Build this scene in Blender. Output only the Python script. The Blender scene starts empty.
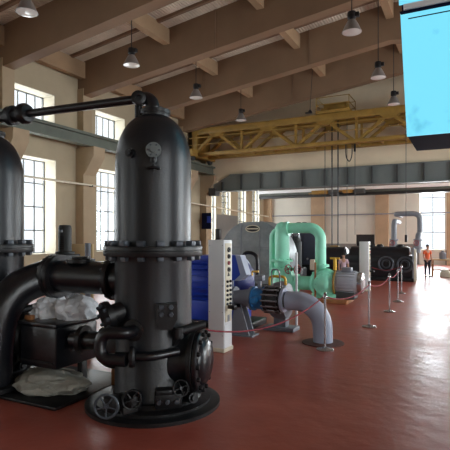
import bpy, bmesh, math, random
from mathutils import Vector, Matrix
PI = math.pi
random.seed(7)
SC = bpy.context.scene
COL = SC.collection
H = 1.75                      # eye height before the final true-size scaling
SIZE = 1.15                   # the whole place is scaled by this at the end
FPX = 481.0
YAW = math.radians(27.0)
CY, SY = math.cos(YAW), math.sin(YAW)

def at(px, py, d):
    u = (px - 225) / FPX
    return Vector(((u * CY - SY) * d, (u * SY + CY) * d, H + (236 - py) / FPX * d))
def atY(px, py, Y):
    u = (px - 225) / FPX
    return at(px, py, Y / (u * SY + CY))
def ground(px, py):
    return at(px, py, FPX * H / (py - 236))

# ------------------------------------------------------------------ materials
def lin(c):
    c = c / 255.0
    return c / 12.92 if c <= 0.04045 else ((c + 0.055) / 1.055) ** 2.4
def rgb(r, g, b): return (lin(r), lin(g), lin(b), 1.0)

def mat(name, col, rough=0.6, metal=0.0, var=0.0, vscale=4.0, bump=0.0, bscale=20.0, spec=0.5, col2=None, coat=0.0):
    m = bpy.data.materials.new(name); m.use_nodes = True
    nt = m.node_tree; b = nt.nodes['Principled BSDF']
    b.inputs['Base Color'].default_value = col
    b.inputs['Roughness'].default_value = rough
    b.inputs['Metallic'].default_value = metal
    b.inputs['Specular IOR Level'].default_value = spec
    b.inputs['Coat Weight'].default_value = coat
    tc = nt.nodes.new('ShaderNodeTexCoord')
    if var > 0 or col2:
        n = nt.nodes.new('ShaderNodeTexNoise'); n.inputs['Scale'].default_value = vscale
        n.inputs['Detail'].default_value = 5; n.inputs['Roughness'].default_value = 0.6
        nt.links.new(tc.outputs['Object'], n.inputs['Vector'])
        r = nt.nodes.new('ShaderNodeValToRGB')
        r.color_ramp.elements[0].position = 0.32; r.color_ramp.elements[1].position = 0.68
        c2 = col2 if col2 else tuple(min(1, c * (1 + var)) for c in col[:3]) + (1,)
        c1 = col if col2 else tuple(c * (1 - var) for c in col[:3]) + (1,)
        r.color_ramp.elements[0].color = c1; r.color_ramp.elements[1].color = c2
        nt.links.new(n.outputs['Fac'], r.inputs['Fac'])
        nt.links.new(r.outputs['Color'], b.inputs['Base Color'])
    if bump > 0:
        n2 = nt.nodes.new('ShaderNodeTexNoise'); n2.inputs['Scale'].default_value = bscale
        n2.inputs['Detail'].default_value = 3
        nt.links.new(tc.outputs['Object'], n2.inputs['Vector'])
        bp = nt.nodes.new('ShaderNodeBump'); bp.inputs['Strength'].default_value = bump
        bp.inputs['Distance'].default_value = 0.02
        nt.links.new(n2.outputs['Fac'], bp.inputs['Height'])
        nt.links.new(bp.outputs['Normal'], b.inputs['Normal'])
    return m

def emit_mat(name, col, strength, rough=0.4):
    m = mat(name, col, rough)
    b = m.node_tree.nodes['Principled BSDF']
    b.inputs['Emission Color'].default_value = col
    b.inputs['Emission Strength'].default_value = strength
    return m

def glass_mat(name):
    m = bpy.data.materials.new(name); m.use_nodes = True
    nt = m.node_tree; nt.nodes.remove(nt.nodes['Principled BSDF'])
    out = nt.nodes['Material Output']
    t = nt.nodes.new('ShaderNodeBsdfTransparent'); t.inputs['Color'].default_value = (0.93, 0.95, 0.96, 1)
    g = nt.nodes.new('ShaderNodeBsdfGlossy'); g.inputs['Roughness'].default_value = 0.05
    mx = nt.nodes.new('ShaderNodeMixShader'); mx.inputs['Fac'].default_value = 0.06
    nt.links.new(t.outputs[0], mx.inputs[1]); nt.links.new(g.outputs[0], mx.inputs[2])
    nt.links.new(mx.outputs[0], out.inputs['Surface'])
    return m

M = {}
M['black'] = mat('black_iron_paint', rgb(21, 24, 30), 0.37, 0.0, 0.12, 3.0, 0.1, 30, 0.65)
M['black_smooth'] = mat('black_pipe_paint', rgb(18, 20, 26), 0.28, 0.0, 0.15, 5.0, 0.1, 40, 0.7)
M['black_dull'] = mat('black_dull_paint', rgb(17, 17, 20), 0.42, 0.0, 0.2, 6.0, 0.15, 30, 0.5)
M['bolt'] = mat('bolt_steel', rgb(78, 84, 92), 0.4, 0.3, 0.15, 8)
M['steel'] = mat('bare_steel', rgb(150, 152, 155), 0.32, 0.9, 0.1, 10)
M['chrome'] = mat('polished_steel', rgb(190, 192, 196), 0.22, 0.85, 0.05, 10)
M['wall'] = mat('cream_plaster', rgb(172, 159, 134), 0.85, 0, 0.08, 0.7, 0.1, 12, 0.2)
M['wall_reveal'] = mat('white_plaster', rgb(188, 180, 162), 0.8, 0, 0.03, 2, 0.05, 12, 0.2)
M['wall_grey'] = mat('grey_dado_paint', rgb(120, 118, 114), 0.7, 0, 0.08, 1.2, 0.05, 12, 0.3)
M['wall_pale'] = mat('pale_grey_plaster', rgb(206, 203, 192), 0.85, 0, 0.05, 0.8, 0.08, 10, 0.2)
M['rust'] = mat('dark_rust_stain', rgb(88, 54, 46), 0.7, 0, 0.25, 6)
M['wall_light'] = mat('pale_cream_plaster', rgb(226, 211, 184), 0.85, 0, 0.06, 0.8, 0.08, 10, 0.2)
M['pilaster'] = mat('tan_pilaster_paint', rgb(172, 147, 120), 0.8, 0, 0.1, 1.5, 0.1, 12, 0.2)
M['pilaster_pale'] = mat('cream_pilaster_paint', rgb(168, 150, 124), 0.82, 0, 0.09, 1.2, 0.1, 12, 0.2)
M['beam'] = mat('brown_beam_paint', rgb(128, 104, 82), 0.75, 0, 0.09, 0.6, 0.12, 9, 0.25)
M['purlin'] = mat('tan_purlin_paint', rgb(152, 126, 98), 0.75, 0, 0.1, 1.2, 0.1, 12, 0.25)
M['rafter'] = mat('dark_rafter_wood', rgb(124, 101, 82), 0.8, 0, 0.15, 2, 0.1, 14, 0.2)
M['deck'] = mat('roof_deck', rgb(206, 194, 176), 0.85, 0, 0.14, 1.6, 0, 12, 0.2)
M['rail'] = mat('green_grey_rail_paint', rgb(96, 102, 92), 0.5, 0, 0.12, 2, 0.05, 20, 0.4)
M['girder'] = mat('grey_green_girder_paint', rgb(112, 120, 119), 0.55, 0, 0.06, 1.5, 0.04, 20, 0.4)
M['girder_dark'] = mat('dark_grey_steel_paint', rgb(66, 68, 68), 0.55, 0, 0.1, 2, 0.05, 20, 0.4)
M['yellow'] = mat('ochre_crane_paint', rgb(152, 120, 56), 0.55, 0, 0.2, 2.5, 0.06, 20, 0.4)
M['white'] = mat('white_enamel', rgb(226, 228, 230), 0.35, 0, 0.02, 3, 0.0, 20, 0.5)
M['mint'] = mat('mint_green_paint', rgb(150, 236, 204), 0.38, 0, 0.07, 3, 0.04, 25, 0.5)
M['mint_dark'] = mat('mint_green_casting_paint', rgb(136, 222, 190), 0.45, 0, 0.14, 6, 0.15, 30, 0.5)
M['pipe_grey'] = mat('blue_grey_pipe_paint', rgb(162, 170, 190), 0.42, 0, 0.05, 3, 0.03, 25, 0.5)
M['grey'] = mat('machine_grey_paint', rgb(128, 132, 140), 0.45, 0, 0.08, 4, 0.05, 25, 0.5)
M['motor_grey'] = mat('pale_motor_grey_paint', rgb(178, 182, 190), 0.4, 0, 0.06, 4, 0.04, 25, 0.5)
M['deep_blue'] = mat('deep_blue_paint', rgb(26, 38, 108), 0.4, 0, 0.1, 4)
M['shell'] = mat('weathered_grey_casing', rgb(112, 120, 124), 0.42, 0.25, 0.22, 2.2, 0.08, 18, 0.5, col2=rgb(150, 157, 160))
M['blue'] = mat('royal_blue_paint', rgb(40, 70, 176), 0.38, 0, 0.1, 4, 0.05, 25, 0.5)
M['valve_blue'] = mat('bright_blue_valve_paint', rgb(44, 118, 176), 0.4, 0, 0.1, 5, 0.05, 25, 0.5)
M['red'] = mat('red_handwheel_paint', rgb(150, 48, 56), 0.45, 0, 0.1, 5)
M['rope'] = mat('red_rope', rgb(140, 40, 54), 0.7, 0, 0.1, 30)
M['yellow_bright'] = mat('yellow_handle_paint', rgb(226, 176, 52), 0.45, 0, 0.06, 6)
M['cloth'] = mat('white_plastic_sheet', rgb(228, 231, 236), 0.45, 0, 0.08, 6, 0.3, 12, 0.4)
M['cloth_dull'] = mat('dusty_pale_sheet', rgb(160, 158, 148), 0.7, 0, 0.2, 7, 0.4, 14, 0.3)
M['cardboard'] = mat('tan_board', rgb(196, 170, 128), 0.8, 0, 0.06, 3)
M['wood'] = mat('brown_wood', rgb(150, 98, 56), 0.7, 0, 0.2, 5)
M['orange'] = mat('orange_fabric', rgb(226, 102, 60), 0.8, 0, 0.06, 9)
M['lilac'] = mat('pale_lilac_fabric', rgb(204, 176, 190), 0.85, 0, 0.05, 9)
M['trousers'] = mat('dark_fabric', rgb(38, 38, 46), 0.85, 0, 0.1, 9)
M['skin'] = mat('skin', rgb(190, 142, 116), 0.6, 0, 0.05, 9)
M['hair'] = mat('dark_hair', rgb(46, 36, 32), 0.7, 0, 0.1, 30)
M['navy'] = mat('dark_slate_paint', rgb(58, 63, 78), 0.5, 0, 0.08, 3)
M['underside'] = mat('navy_painted_steel', rgb(20, 25, 50), 0.8, 0, 0.1, 3, spec=0.1)
M['frame'] = mat('window_steel', rgb(84, 86, 86), 0.6, 0, 0.1, 5)
M['glass'] = glass_mat('window_glass')
M['lamp_glass'] = mat('lamp_reflector_aluminium', rgb(150, 148, 146), 0.3, 0.6, 0.05, 8)
M['bulb'] = mat('lamp_lens_glass', rgb(214, 212, 206), 0.15, 0.0, 0.03, 8, spec=0.8)
M['door'] = mat('dark_door_paint', rgb(34, 34, 38), 0.6, 0, 0.1, 3)
M['pale_box'] = mat('pale_cream_metal', rgb(216, 208, 186), 0.6, 0, 0.05, 4)

def floor_mat():
    m = mat('red_floor_paint', rgb(120, 58, 48), 0.3)
    nt = m.node_tree; b = nt.nodes['Principled BSDF']
    tc = nt.nodes.new('ShaderNodeTexCoord')
    n = nt.nodes.new('ShaderNodeTexNoise'); n.inputs['Scale'].default_value = 0.8; n.inputs['Detail'].default_value = 6
    n.inputs['Roughness'].default_value = 0.62
    r = nt.nodes.new('ShaderNodeValToRGB')
    r.color_ramp.elements[0].position = 0.3; r.color_ramp.elements[1].position = 0.72
    r.color_ramp.elements[0].color = rgb(140, 61, 49); r.color_ramp.elements[1].color = rgb(172, 93, 77)
    n2 = nt.nodes.new('ShaderNodeTexNoise'); n2.inputs['Scale'].default_value = 5; n2.inputs['Detail'].default_value = 6
    mr = nt.nodes.new('ShaderNodeMapRange')
    mr.inputs['From Min'].default_value = 0.3; mr.inputs['From Max'].default_value = 0.7
    mr.inputs['To Min'].default_value = 0.28; mr.inputs['To Max'].default_value = 0.44
    nt.links.new(tc.outputs['Object'], n.inputs['Vector']); nt.links.new(tc.outputs['Object'], n2.inputs['Vector'])
    nt.links.new(n.outputs['Fac'], r.inputs['Fac']); nt.links.new(r.outputs['Color'], b.inputs['Base Color'])
    nt.links.new(n.outputs['Fac'], mr.inputs['Value']); nt.links.new(mr.outputs['Result'], b.inputs['Roughness'])
    # a few pale scuffs
    v = nt.nodes.new('ShaderNodeTexVoronoi'); v.inputs['Scale'].default_value = 1.3
    lt = nt.nodes.new('ShaderNodeMath'); lt.operation = 'LESS_THAN'; lt.inputs[1].default_value = 0.035
    mixc = nt.nodes.new('ShaderNodeMixRGB'); mixc.inputs['Color2'].default_value = rgb(160, 120, 108)
    nt.links.new(tc.outputs['Object'], v.inputs['Vector']); nt.links.new(v.outputs['Distance'], lt.inputs[0])
    nt.links.new(lt.outputs[0], mixc.inputs['Fac']); nt.links.new(r.outputs['Color'], mixc.inputs['Color1'])
    nt.links.new(mixc.outputs['Color'], b.inputs['Base Color'])
    bp = nt.nodes.new('ShaderNodeBump'); bp.inputs['Strength'].default_value = 0.22; bp.inputs['Distance'].default_value = 0.04
    nt.links.new(n2.outputs['Fac'], bp.inputs['Height']); nt.links.new(bp.outputs['Normal'], b.inputs['Normal'])
    return m
M['floor'] = floor_mat()

def deck_ribs(m):
    nt = m.node_tree; b = nt.nodes['Principled BSDF']
    tc = nt.nodes.new('ShaderNodeTexCoord')
    w = nt.nodes.new('ShaderNodeTexWave'); w.bands_direction = 'X'; w.inputs['Scale'].default_value = 3.2
    w.inputs['Distortion'].default_value = 0.4
    bp = nt.nodes.new('ShaderNodeBump'); bp.inputs['Strength'].default_value = 0.7; bp.inputs['Distance'].default_value = 0.04
    nt.links.new(tc.outputs['Object'], w.inputs['Vector']); nt.links.new(w.outputs['Fac'], bp.inputs['Height'])
    nt.links.new(bp.outputs['Normal'], b.inputs['Normal'])
deck_ribs(M['deck'])

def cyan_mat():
    m = bpy.data.materials.new('cyan_panel_added_glow'); m.use_nodes = True
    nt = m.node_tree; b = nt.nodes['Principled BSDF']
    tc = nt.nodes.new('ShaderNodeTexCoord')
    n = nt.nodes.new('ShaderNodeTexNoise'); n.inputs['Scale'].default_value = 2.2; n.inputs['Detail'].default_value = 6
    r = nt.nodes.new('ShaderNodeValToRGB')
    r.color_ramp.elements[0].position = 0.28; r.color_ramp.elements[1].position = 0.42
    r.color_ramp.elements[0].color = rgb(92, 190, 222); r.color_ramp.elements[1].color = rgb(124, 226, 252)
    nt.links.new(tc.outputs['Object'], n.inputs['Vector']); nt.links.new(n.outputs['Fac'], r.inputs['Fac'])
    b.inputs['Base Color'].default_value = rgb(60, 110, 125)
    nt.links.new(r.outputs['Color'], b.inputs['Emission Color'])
    b.inputs['Emission Strength'].default_value = 0.86  # glow added to make the panel bright, not a known light source
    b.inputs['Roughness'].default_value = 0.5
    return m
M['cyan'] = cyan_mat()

# ------------------------------------------------------------------ mesh builder
def frame_of(axis):
    a = Vector(axis).normalized()
    t = Vector((0, 0, 1)) if abs(a.z) < 0.95 else Vector((1, 0, 0))
    x = a.cross(t).normalized(); y = a.cross(x).normalized()
    return x, y, a

class MB:
    def __init__(s): s.bm = bmesh.new()
    def box(s, c, size, rotz=0.0, bevel=0.0, rot=None):
        r = bmesh.ops.create_cube(s.bm, size=1.0)
        vs = r['verts']
        mtx = Matrix.Translation(Vector(c)) @ (rot.to_4x4() if rot else Matrix.Rotation(rotz, 4, 'Z')) @ Matrix.Diagonal((size[0], size[1], size[2], 1))
        bmesh.ops.transform(s.bm, matrix=mtx, verts=vs)
        if bevel > 0:
            es = list({e for v in vs for e in v.link_edges})
            bmesh.ops.bevel(s.bm, geom=es, offset=bevel, segments=2, affect='EDGES', profile=0.5)
        return s
    def bb(s, x0, x1, y0, y1, z0, z1, bevel=0.0):
        return s.box(((x0 + x1) / 2, (y0 + y1) / 2, (z0 + z1) / 2), (abs(x1 - x0), abs(y1 - y0), abs(z1 - z0)), 0, bevel)
    def bar(s, p0, p1, w, h=None):
        p0, p1 = Vector(p0), Vector(p1); h = h or w
        x, y, a = frame_of(p1 - p0)
        vs = []
        for p in (p0, p1):
            for sx, sy in ((-1, -1), (1, -1), (1, 1), (-1, 1)):
                vs.append(s.bm.verts.new(p + x * (sx * w / 2) + y * (sy * h / 2)))
        for f in ((0, 1, 2, 3), (7, 6, 5, 4), (0, 4, 5, 1), (1, 5, 6, 2), (2, 6, 7, 3), (3, 7, 4, 0)):
            s.bm.faces.new([vs[i] for i in f])
        return s
    def lathe(s, prof, o=(0, 0, 0), axis=(0, 0, 1), seg=32, caps=True):
        x, y, a = frame_of(axis); o = Vector(o); rings = []
        for r, z in prof:
            if r < 1e-6:
                rings.append([s.bm.verts.new(o + a * z)])
            else:
                rings.append([s.bm.verts.new(o + a * z + x * (r * math.cos(2 * PI * k / seg)) + y * (r * math.sin(2 * PI * k / seg))) for k in range(seg)])
        for A, B in zip(rings, rings[1:]):
            for k in range(seg):
                k2 = (k + 1) % seg
                if len(A) == 1 and len(B) == 1: continue
                if len(A) == 1: s.bm.faces.new([A[0], B[k], B[k2]])
                elif len(B) == 1: s.bm.faces.new([A[k], B[0], A[k2]])
                else: s.bm.faces.new([A[k], B[k], B[k2], A[k2]])
        if caps:
            if len(rings[0]) > 1: s.bm.faces.new(rings[0])
            if len(rings[-1]) > 1: s.bm.faces.new(rings[-1])
        return s
    def cyl(s, p0, p1, r0, r1=None, seg=20):
        p0, p1 = Vector(p0), Vector(p1); L = (p1 - p0).length
        return s.lathe([(r0, 0), (r1 if r1 is not None else r0, L)], p0, p1 - p0, seg)
    def ring(s, o, axis, r0, r1, h, seg=28):
        return s.lathe([(r0, -h / 2), (r1, -h / 2), (r1, h / 2), (r0, h / 2), (r0, -h / 2)], o, axis, seg, caps=False)
    def tube(s, pts, r, seg=10, closed=False):
        pts = [Vector(p) for p in pts]; n = len(pts)
        rr = r if isinstance(r, (list, tuple)) else [r] * n
        rings = []; px = None
        for i, p in enumerate(pts):
            if closed: t = pts[(i + 1) % n] - pts[i - 1]
            else: t = pts[min(i + 1, n - 1)] - pts[max(i - 1, 0)]
            t.normalize()
            if px is None:
                px, _, _ = frame_of(t)
            px = (px - t * px.dot(t)).normalized(); py = t.cross(px)
            rings.append([s.bm.verts.new(p + px * (rr[i] * math.cos(2 * PI * k / seg)) + py * (rr[i] * math.sin(2 * PI * k / seg))) for k in range(seg)])
        pr = list(zip(rings, rings[1:])) + ([(rings[-1], rings[0])] if closed else [])
        for A, B in pr:
            for k in range(seg):
                s.bm.faces.new([A[k], A[(k + 1) % seg], B[(k + 1) % seg], B[k]])
        if not closed:
            s.bm.faces.new(rings[0]); s.bm.faces.new(rings[-1])
        return s
    def torus(s, o, axis, R, r, seg=28, sub=8):
        x, y, a = frame_of(axis); o = Vector(o)
        return s.tube([o + x * (R * math.cos(2 * PI * k / seg)) + y * (R * math.sin(2 * PI * k / seg)) for k in range(seg)], r, sub, closed=True)
    def prism(s, poly, a0, a1, plane='XZ'):
        def P(p, a):
            if plane == 'XZ': return Vector((p[0], a, p[1]))
            if plane == 'YZ': return Vector((a, p[0], p[1]))
            return Vector((p[0], p[1], a))
        A = [s.bm.verts.new(P(p, a0)) for p in poly]; B = [s.bm.verts.new(P(p, a1)) for p in poly]
        s.bm.faces.new(A); s.bm.faces.new(B); n = len(A)
        for i in range(n): s.bm.faces.new([A[i], A[(i + 1) % n], B[(i + 1) % n], B[i]])
        return s
    def hexbolt(s, o, axis, r, h):
        return s.lathe([(r, 0), (r, h * .8), (r * .8, h)], o, axis, 6)
    def build(s, name, m, parent=None, angle=38, loc=None):
        bmesh.ops.recalc_face_normals(s.bm, faces=s.bm.faces)
        me = bpy.data.meshes.new(name); s.bm.to_mesh(me); s.bm.free()
        me.materials.append(m if not isinstance(m, str) else M[m])
        for p in me.polygons: p.use_smooth = True
        me.set_sharp_from_angle(angle=math.radians(angle))
        o = bpy.data.objects.new(name, me); COL.objects.link(o)
        if parent is not None: o.parent = parent
        if loc is not None: o.location = loc
        return o

def tag(o, label, cat, group=None, kind=None):
    o['label'] = label; o['category'] = cat
    if group: o['group'] = group
    if kind: o['kind'] = kind
    return o
def thing(name, label, cat, loc=(0, 0, 0), rotz=0.0, group=None):
    o = bpy.data.objects.new(name, None); COL.objects.link(o)
    o.empty_display_size = 0.2
    o.location = loc; o.rotation_euler = (0, 0, rotz)
    return tag(o, label, cat, group)
def struct(o):
    o['kind'] = 'structure'; return o
def kids(o): return [c for c in bpy.data.objects if c.parent == o]
def copy_tree(o, parent=None):
    c = o.copy(); COL.objects.link(c)
    if parent is not None: c.parent = parent
    for ch in kids(o): copy_tree(ch, c)
    return c
def bez(pts, n=8):
    """smooth curve through the points (Catmull-Rom)"""
    P = [Vector(p) for p in pts]; P = [P[0] * 2 - P[1]] + P + [P[-1] * 2 - P[-2]]
    out = []
    for i in range(1, len(P) - 2):
        a, b, c, d = P[i - 1:i + 3]
        for k in range(n):
            t = k / n
            out.append(0.5 * ((2 * b) + (c - a) * t + (2 * a - 5 * b + 4 * c - d) * t * t + (3 * b - a - 3 * c + d) * t ** 3))
    out.append(P[-2].copy())
    return out
def bend(corners, R, n=8):
    """polyline with its corners rounded to radius R"""
    P = [Vector(p) for p in corners]; out = [P[0]]
    for i in range(1, len(P) - 1):
        a = (P[i - 1] - P[i]).normalized(); b = (P[i + 1] - P[i]).normalized()
        ang = a.angle(b); t = R / math.tan(ang / 2)
        p0 = P[i] + a * t; p1 = P[i] + b * t
        ctr = P[i] + (a + b).normalized() * (R / math.sin(ang / 2))
        v0, v1 = p0 - ctr, p1 - ctr
        tot = v0.angle(v1); ax = v0.cross(v1).normalized()
        for k in range(n + 1):
            out.append(ctr + Matrix.Rotation(tot * k / n, 3, ax) @ v0)
    out.append(P[-1])
    return out
def handwheel(parent, o, axis, R, m='black', name='handwheel', stem=0.12, spokes=5, tube=None):
    x, y, a = frame_of(axis); o = Vector(o); b = MB()
    b.torus(o, axis, R, tube or R * .11, 28, 8)
    for k in range(spokes):
        t = 2 * PI * k / spokes + .3
        b.cyl(o, o + (x * math.cos(t) + y * math.sin(t)) * R, R * .07, seg=8)
    b.cyl(o - a * R * .15, o + a * R * .15, R * .2, seg=12)
    if stem: b.cyl(o - a * stem, o, R * .1, seg=8)
    return b.build(name, m, parent)
def bolt_circle(parent, o, axis, R, n, r, h, m='bolt', phase=0.0):
    x, y, a = frame_of(axis); o = Vector(o)
    for k in range(n):
        t = 2 * PI * (k + phase) / n
        MB().hexbolt(o + x * (R * math.cos(t)) + y * (R * math.sin(t)), axis, r, h).build('bolt', m, parent)

# ------------------------------------------------------------------ the hall
XL, XR, YB, YH, YE = -13.0, 8.2, -6.0, 22.8, 31.8     # left wall, right wall, back wall, header wall, end wall
XRIDGE, ZEAVE, ZRIDGE = -2.4, 6.9, 8.33
SLOPE = (ZRIDGE - ZEAVE) / (XRIDGE - XL)
def zb(x): return ZRIDGE - SLOPE * abs(x - XRIDGE)    # underside of the beams
BD = 1.25
def zd(x): return zb(x) + BD                          # underside of the roof deck

f = MB(); f.bb(XL - .6, XR + .6, YB - .6, YE + .6, -.3, 0)
struct(f.build('floor', 'floor'))

def holed_wall(name, m, x0, x1, rng, zr, holes, axis):
    """wall of thickness x0..x1; runs over rng along the other axis, with rectangular holes (a0,a1,z0,z1)"""
    A = sorted({rng[0], rng[1]} | {h[0] for h in holes} | {h[1] for h in holes})
    b = MB()
    for a0, a1 in zip(A, A[1:]):
        am = (a0 + a1) / 2
        cuts = sorted([(h[2], h[3]) for h in holes if h[0] < am < h[1]])
        z = zr[0]
        for c0, c1 in cuts + [(zr[1], zr[1])]:
            if c0 > z:
                if axis == 'Y': b.bb(x0, x1, a0, a1, z, c0)
                else: b.bb(a0, a1, x0, x1, z, c0)
            z = c1
    return struct(b.build(name, m))

LOW = (1.13, 4.41); UPP = (5.60, 6.68)
left_centres = [-3.7, .1, 3.9, 7.7, 11.5, 15.35, 19.2]
left_w = 1.8
holes_left = []
for yc in left_centres:
    holes_left += [(yc - left_w / 2, yc + left_w / 2) + LOW, (yc - left_w / 2 - .06, yc + left_w / 2 - .06) + UPP]
ext_c = [23.75, 25.65, 27.9, 30.15]
for i, yc in enumerate(ext_c):
    holes_left.append((yc - .64, yc + .64, 1.2 if i != 1 else 3.0, 4.9))
WT = .7
holed_wall('wall_left', 'wall', XL - WT, XL, (YB - WT, YE + WT), (0, 8.1), holes_left, 'Y')
right_centres = [-3.6, .6, 12.0, 17.5]
holes_right = []
for yc in right_centres:
    holes_right += [(yc - 1.2, yc + 1.2) + LOW, (yc - 1.2, yc + 1.2) + UPP]
for yc in (25, 29): holes_right.append((yc - .8, yc + .8, 1.2, 4.9))
holed_wall('wall_right', 'wall', XR, XR + WT, (YB - WT, YE + WT), (0, 8.1), holes_right, 'Y')
back_holes = [(x - 1.0, x + 1.0, 1.4, 4.2) for x in (-8.5, 4.5)]
holed_wall('wall_back', 'wall', YB - WT, YB, (XL, XR), (0, 8.1), back_holes, 'X')
# gable ends of the main hall
b = MB(); b.prism([(XL, 8.1), (XR, 8.1), (XR, zd(XR) + .1), (XRIDGE, zd(XRIDGE) + .1), (XL, zd(XL) + .1)], YB - WT, YB)
struct(b.build('trim_1', 'wall'))
b = MB(); b.prism([(XL, 4.7), (XR, 4.7), (XR, zd(XR) + .1), (XRIDGE, zd(XRIDGE) + .1), (XL, zd(XL) + .1)], YH, YH + .4)
struct(b.build('wall_header', 'wall_light'))
# lintel girder under the header wall
b = MB()
b.prism([(XL + .75, 4.12), (XR, 4.12), (XR, 4.98), (XL + 1.75, 4.98), (XL + .75, 4.5)], YH - .12, YH - .06)
b.prism([(XL + .75, 4.10), (XR, 4.10), (XR, 4.16), (XL + .75, 4.16)], YH - .26, YH + .2)
b.prism([(XL + 1.75, 4.93), (XR, 4.93), (XR, 4.98), (XL + 1.75, 4.98)], YH - .2, YH + .0)
x = XL + 1.3
struct(b.build('lintel_girder', 'girder'))
b = MB()
while x < XR:
    b.bb(x - .03, x + .03, YH - .22, YH - .11, 4.16, 4.93 if x > XL + 1.7 else 4.6); x += 1.1
b.bb(XL + .55, XL + .95, YH - .3, YH + .2, 3.9, 4.3)
struct(b.build('girder_stiffener', 'girder_dark'))
# end wall
end_holes = [(-2.78, -1.32, .9, 5.2), (.35, 1.9, .9, 5.2), (4.2, 5.7, .9, 5.2)]
door = (-6.62, -5.45, 0, 1.85)
holed_wall('wall_end', 'wall_pale', YE, YE + WT, (XL, XR), (0, 6.2), end_holes + [door], 'X')
b = MB(); b.bb(XL - WT, XR + WT, YH + .4, YE + WT, 6.2, 6.4); struct(b.build('ceiling_extension', 'deck'))
# grey dado bands
b = MB(); b.bb(XL, -6.62, YE - .02, YE, 0, 1.25); b.bb(-5.45, -2.78, YE - .02, YE, 0, 1.25); b.bb(-1.32, XR, YE - .02, YE, 0, .9)
struct(b.build('baseboard_end', 'wall_grey'))
b = MB(); b.bb(XL, XL + .02, YH + .4, YE - .02, 0, 1.2)
b.bb(XL, XL + .02, 24.42, 27.24, 1.2, 3.0)
struct(b.build('baseboard_left', 'wall_grey'))
dr = MB(); dr.bb(door[0], door[1], YE + .1, YE + .16, 0, door[3])
dr = struct(dr.build('door_1', 'door'))
hd = MB(); hd.cyl((door[1] - .12, YE + .1, .95), (door[1] - .12, YE + .03, .95), .02); hd.bb(door[1] - .24, door[1] - .1, YE + .02, YE + .04, .93, .97)
hd.build('door_handle', 'steel', dr)
# roof
b = MB()
b.prism([(XL - .6, zd(XL - .6)), (XRIDGE, zd(XRIDGE)), (XR + .6, zd(XR + .6)), (XR + .6, zd(XR + .6) + .2), (XRIDGE, zd(XRIDGE) + .2), (XL - .6, zd(XL - .6) + .2)], YB - .6, YH + .4)
struct(b.build('ceiling', 'deck'))
BEAMS = [-3.6, -.15, 3.3, 6.75, 10.2, 13.65, 17.1, 20.55]
for i, y in enumerate(BEAMS):
    b = MB()
    b.prism([(XL, zb(XL)), (XRIDGE, zb(XRIDGE)), (XR, zb(XR)), (XR, zd(XR) + .02), (XRIDGE, zd(XRIDGE) + .02), (XL, zd(XL) + .02)], y - .2, y + .2)
    struct(b.build('roof_beam', 'beam'))
PURX = [-12.75, -9.05, -5.65, XRIDGE, 1.0, 4.5, 7.9]
for x in PURX:
    b = MB(); top = zd(x) + .02
    prev = YB
    for y in BEAMS + [YH + .2]:
        b.bb(x - .12, x + .12, prev + (.2 if prev != YB else 0), y - .2, top - (.55 if x != PURX[0] else .66), top - .06); prev = y
    struct(b.build('purlin', 'purlin'))
b = MB()
ys = [YB] + BEAMS + [YH]
for y0, y1 in zip(ys, ys[1:]):
    for k in range(1, 4):
        y = y0 + (y1 - y0) * k / 4
        b.prism([(XL, zd(XL) - .1), (XRIDGE, zd(XRIDGE) - .1), (XR, zd(XR) - .1), (XR, zd(XR) + .01), (XRIDGE, zd(XRIDGE) + .01), (XL, zd(XL) + .01)], y - .055, y + .055)
struct(b.build('rafter', 'rafter'))
# small slanting braces beside the purlins
for (x, y) in ((-9.05, 17.1), (-2.4, 17.1), (-5.65, 20.55)):
    b = MB(); zt = zd(x)
    b.bar((x, y + .2, zb(x) + .2), (x + .02, y + 1.1, zt - .15), .1, .1)
    struct(b.build('roof_brace', 'purlin'))
# electrical conduits running down the beam faces
b = MB()
for (x, y) in ((-7.2, 13.65), (-5.2, 17.1), (-9.6, 17.1), (-7.0, 20.55)):
    b.bb(x - .012, x + .012, y - .23, y - .2, zb(x), zd(x))
struct(b.build('trim_2', 'rafter'))
# columns on the left and right walls
for y in BEAMS + [22.85]:
    b = MB()
    b.bb(XL, XL + .38, y - .3, y + .3, 0, 4.0)
    b.prism([(XL, 4.0), (XL + .38, 4.0), (XL + .5, 4.12), (XL + .86, 4.66), (XL + .88, 5.0), (XL, 5.0)], y - .3, y + .3)
    b.bb(XL, XL + .3, y - .22, y + .22, 5.0, zb(XL) + .3)
    struct(b.build('wall_column', 'pilaster_pale'))
    if y < 22:
        b = MB(); b.bb(XR - .42, XR, y - .36, y + .36, 0, 5.0); b.bb(XR - .36, XR, y - .3, y + .3, 5.0, zb(XR) + .3)
        struct(b.build('wall_column', 'pilaster'))
for x0, x1 in ((XL, XL + .55), (-9.56, -8.67), (-5.36, -4.57), (-1.24, -.45), (2.9, 3.7), (7.0, 7.8)):
    b = MB(); b.bb(x0, x1, YE - .3, YE, 0, 6.2)
    struct(b.build('wall_column', 'pilaster'))
# crane rails on the corbels
for nm, x in (('crane_rail', XL + .68), ('crane_rail', XR - .68)):
    b = MB()
    b.bb(x - .05, x + .05, YB, YH - .1, 5.03, 5.42); b.bb(x - .16, x + .16, YB, YH - .1, 5.0, 5.05); b.bb(x - .18, x + .18, YB, YH - .1, 5.36, 5.44)
    b.bb(x - .03, x + .03, YB, YH - .1, 5.44, 5.5)
    struct(b.build(nm, 'rail'))

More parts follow.
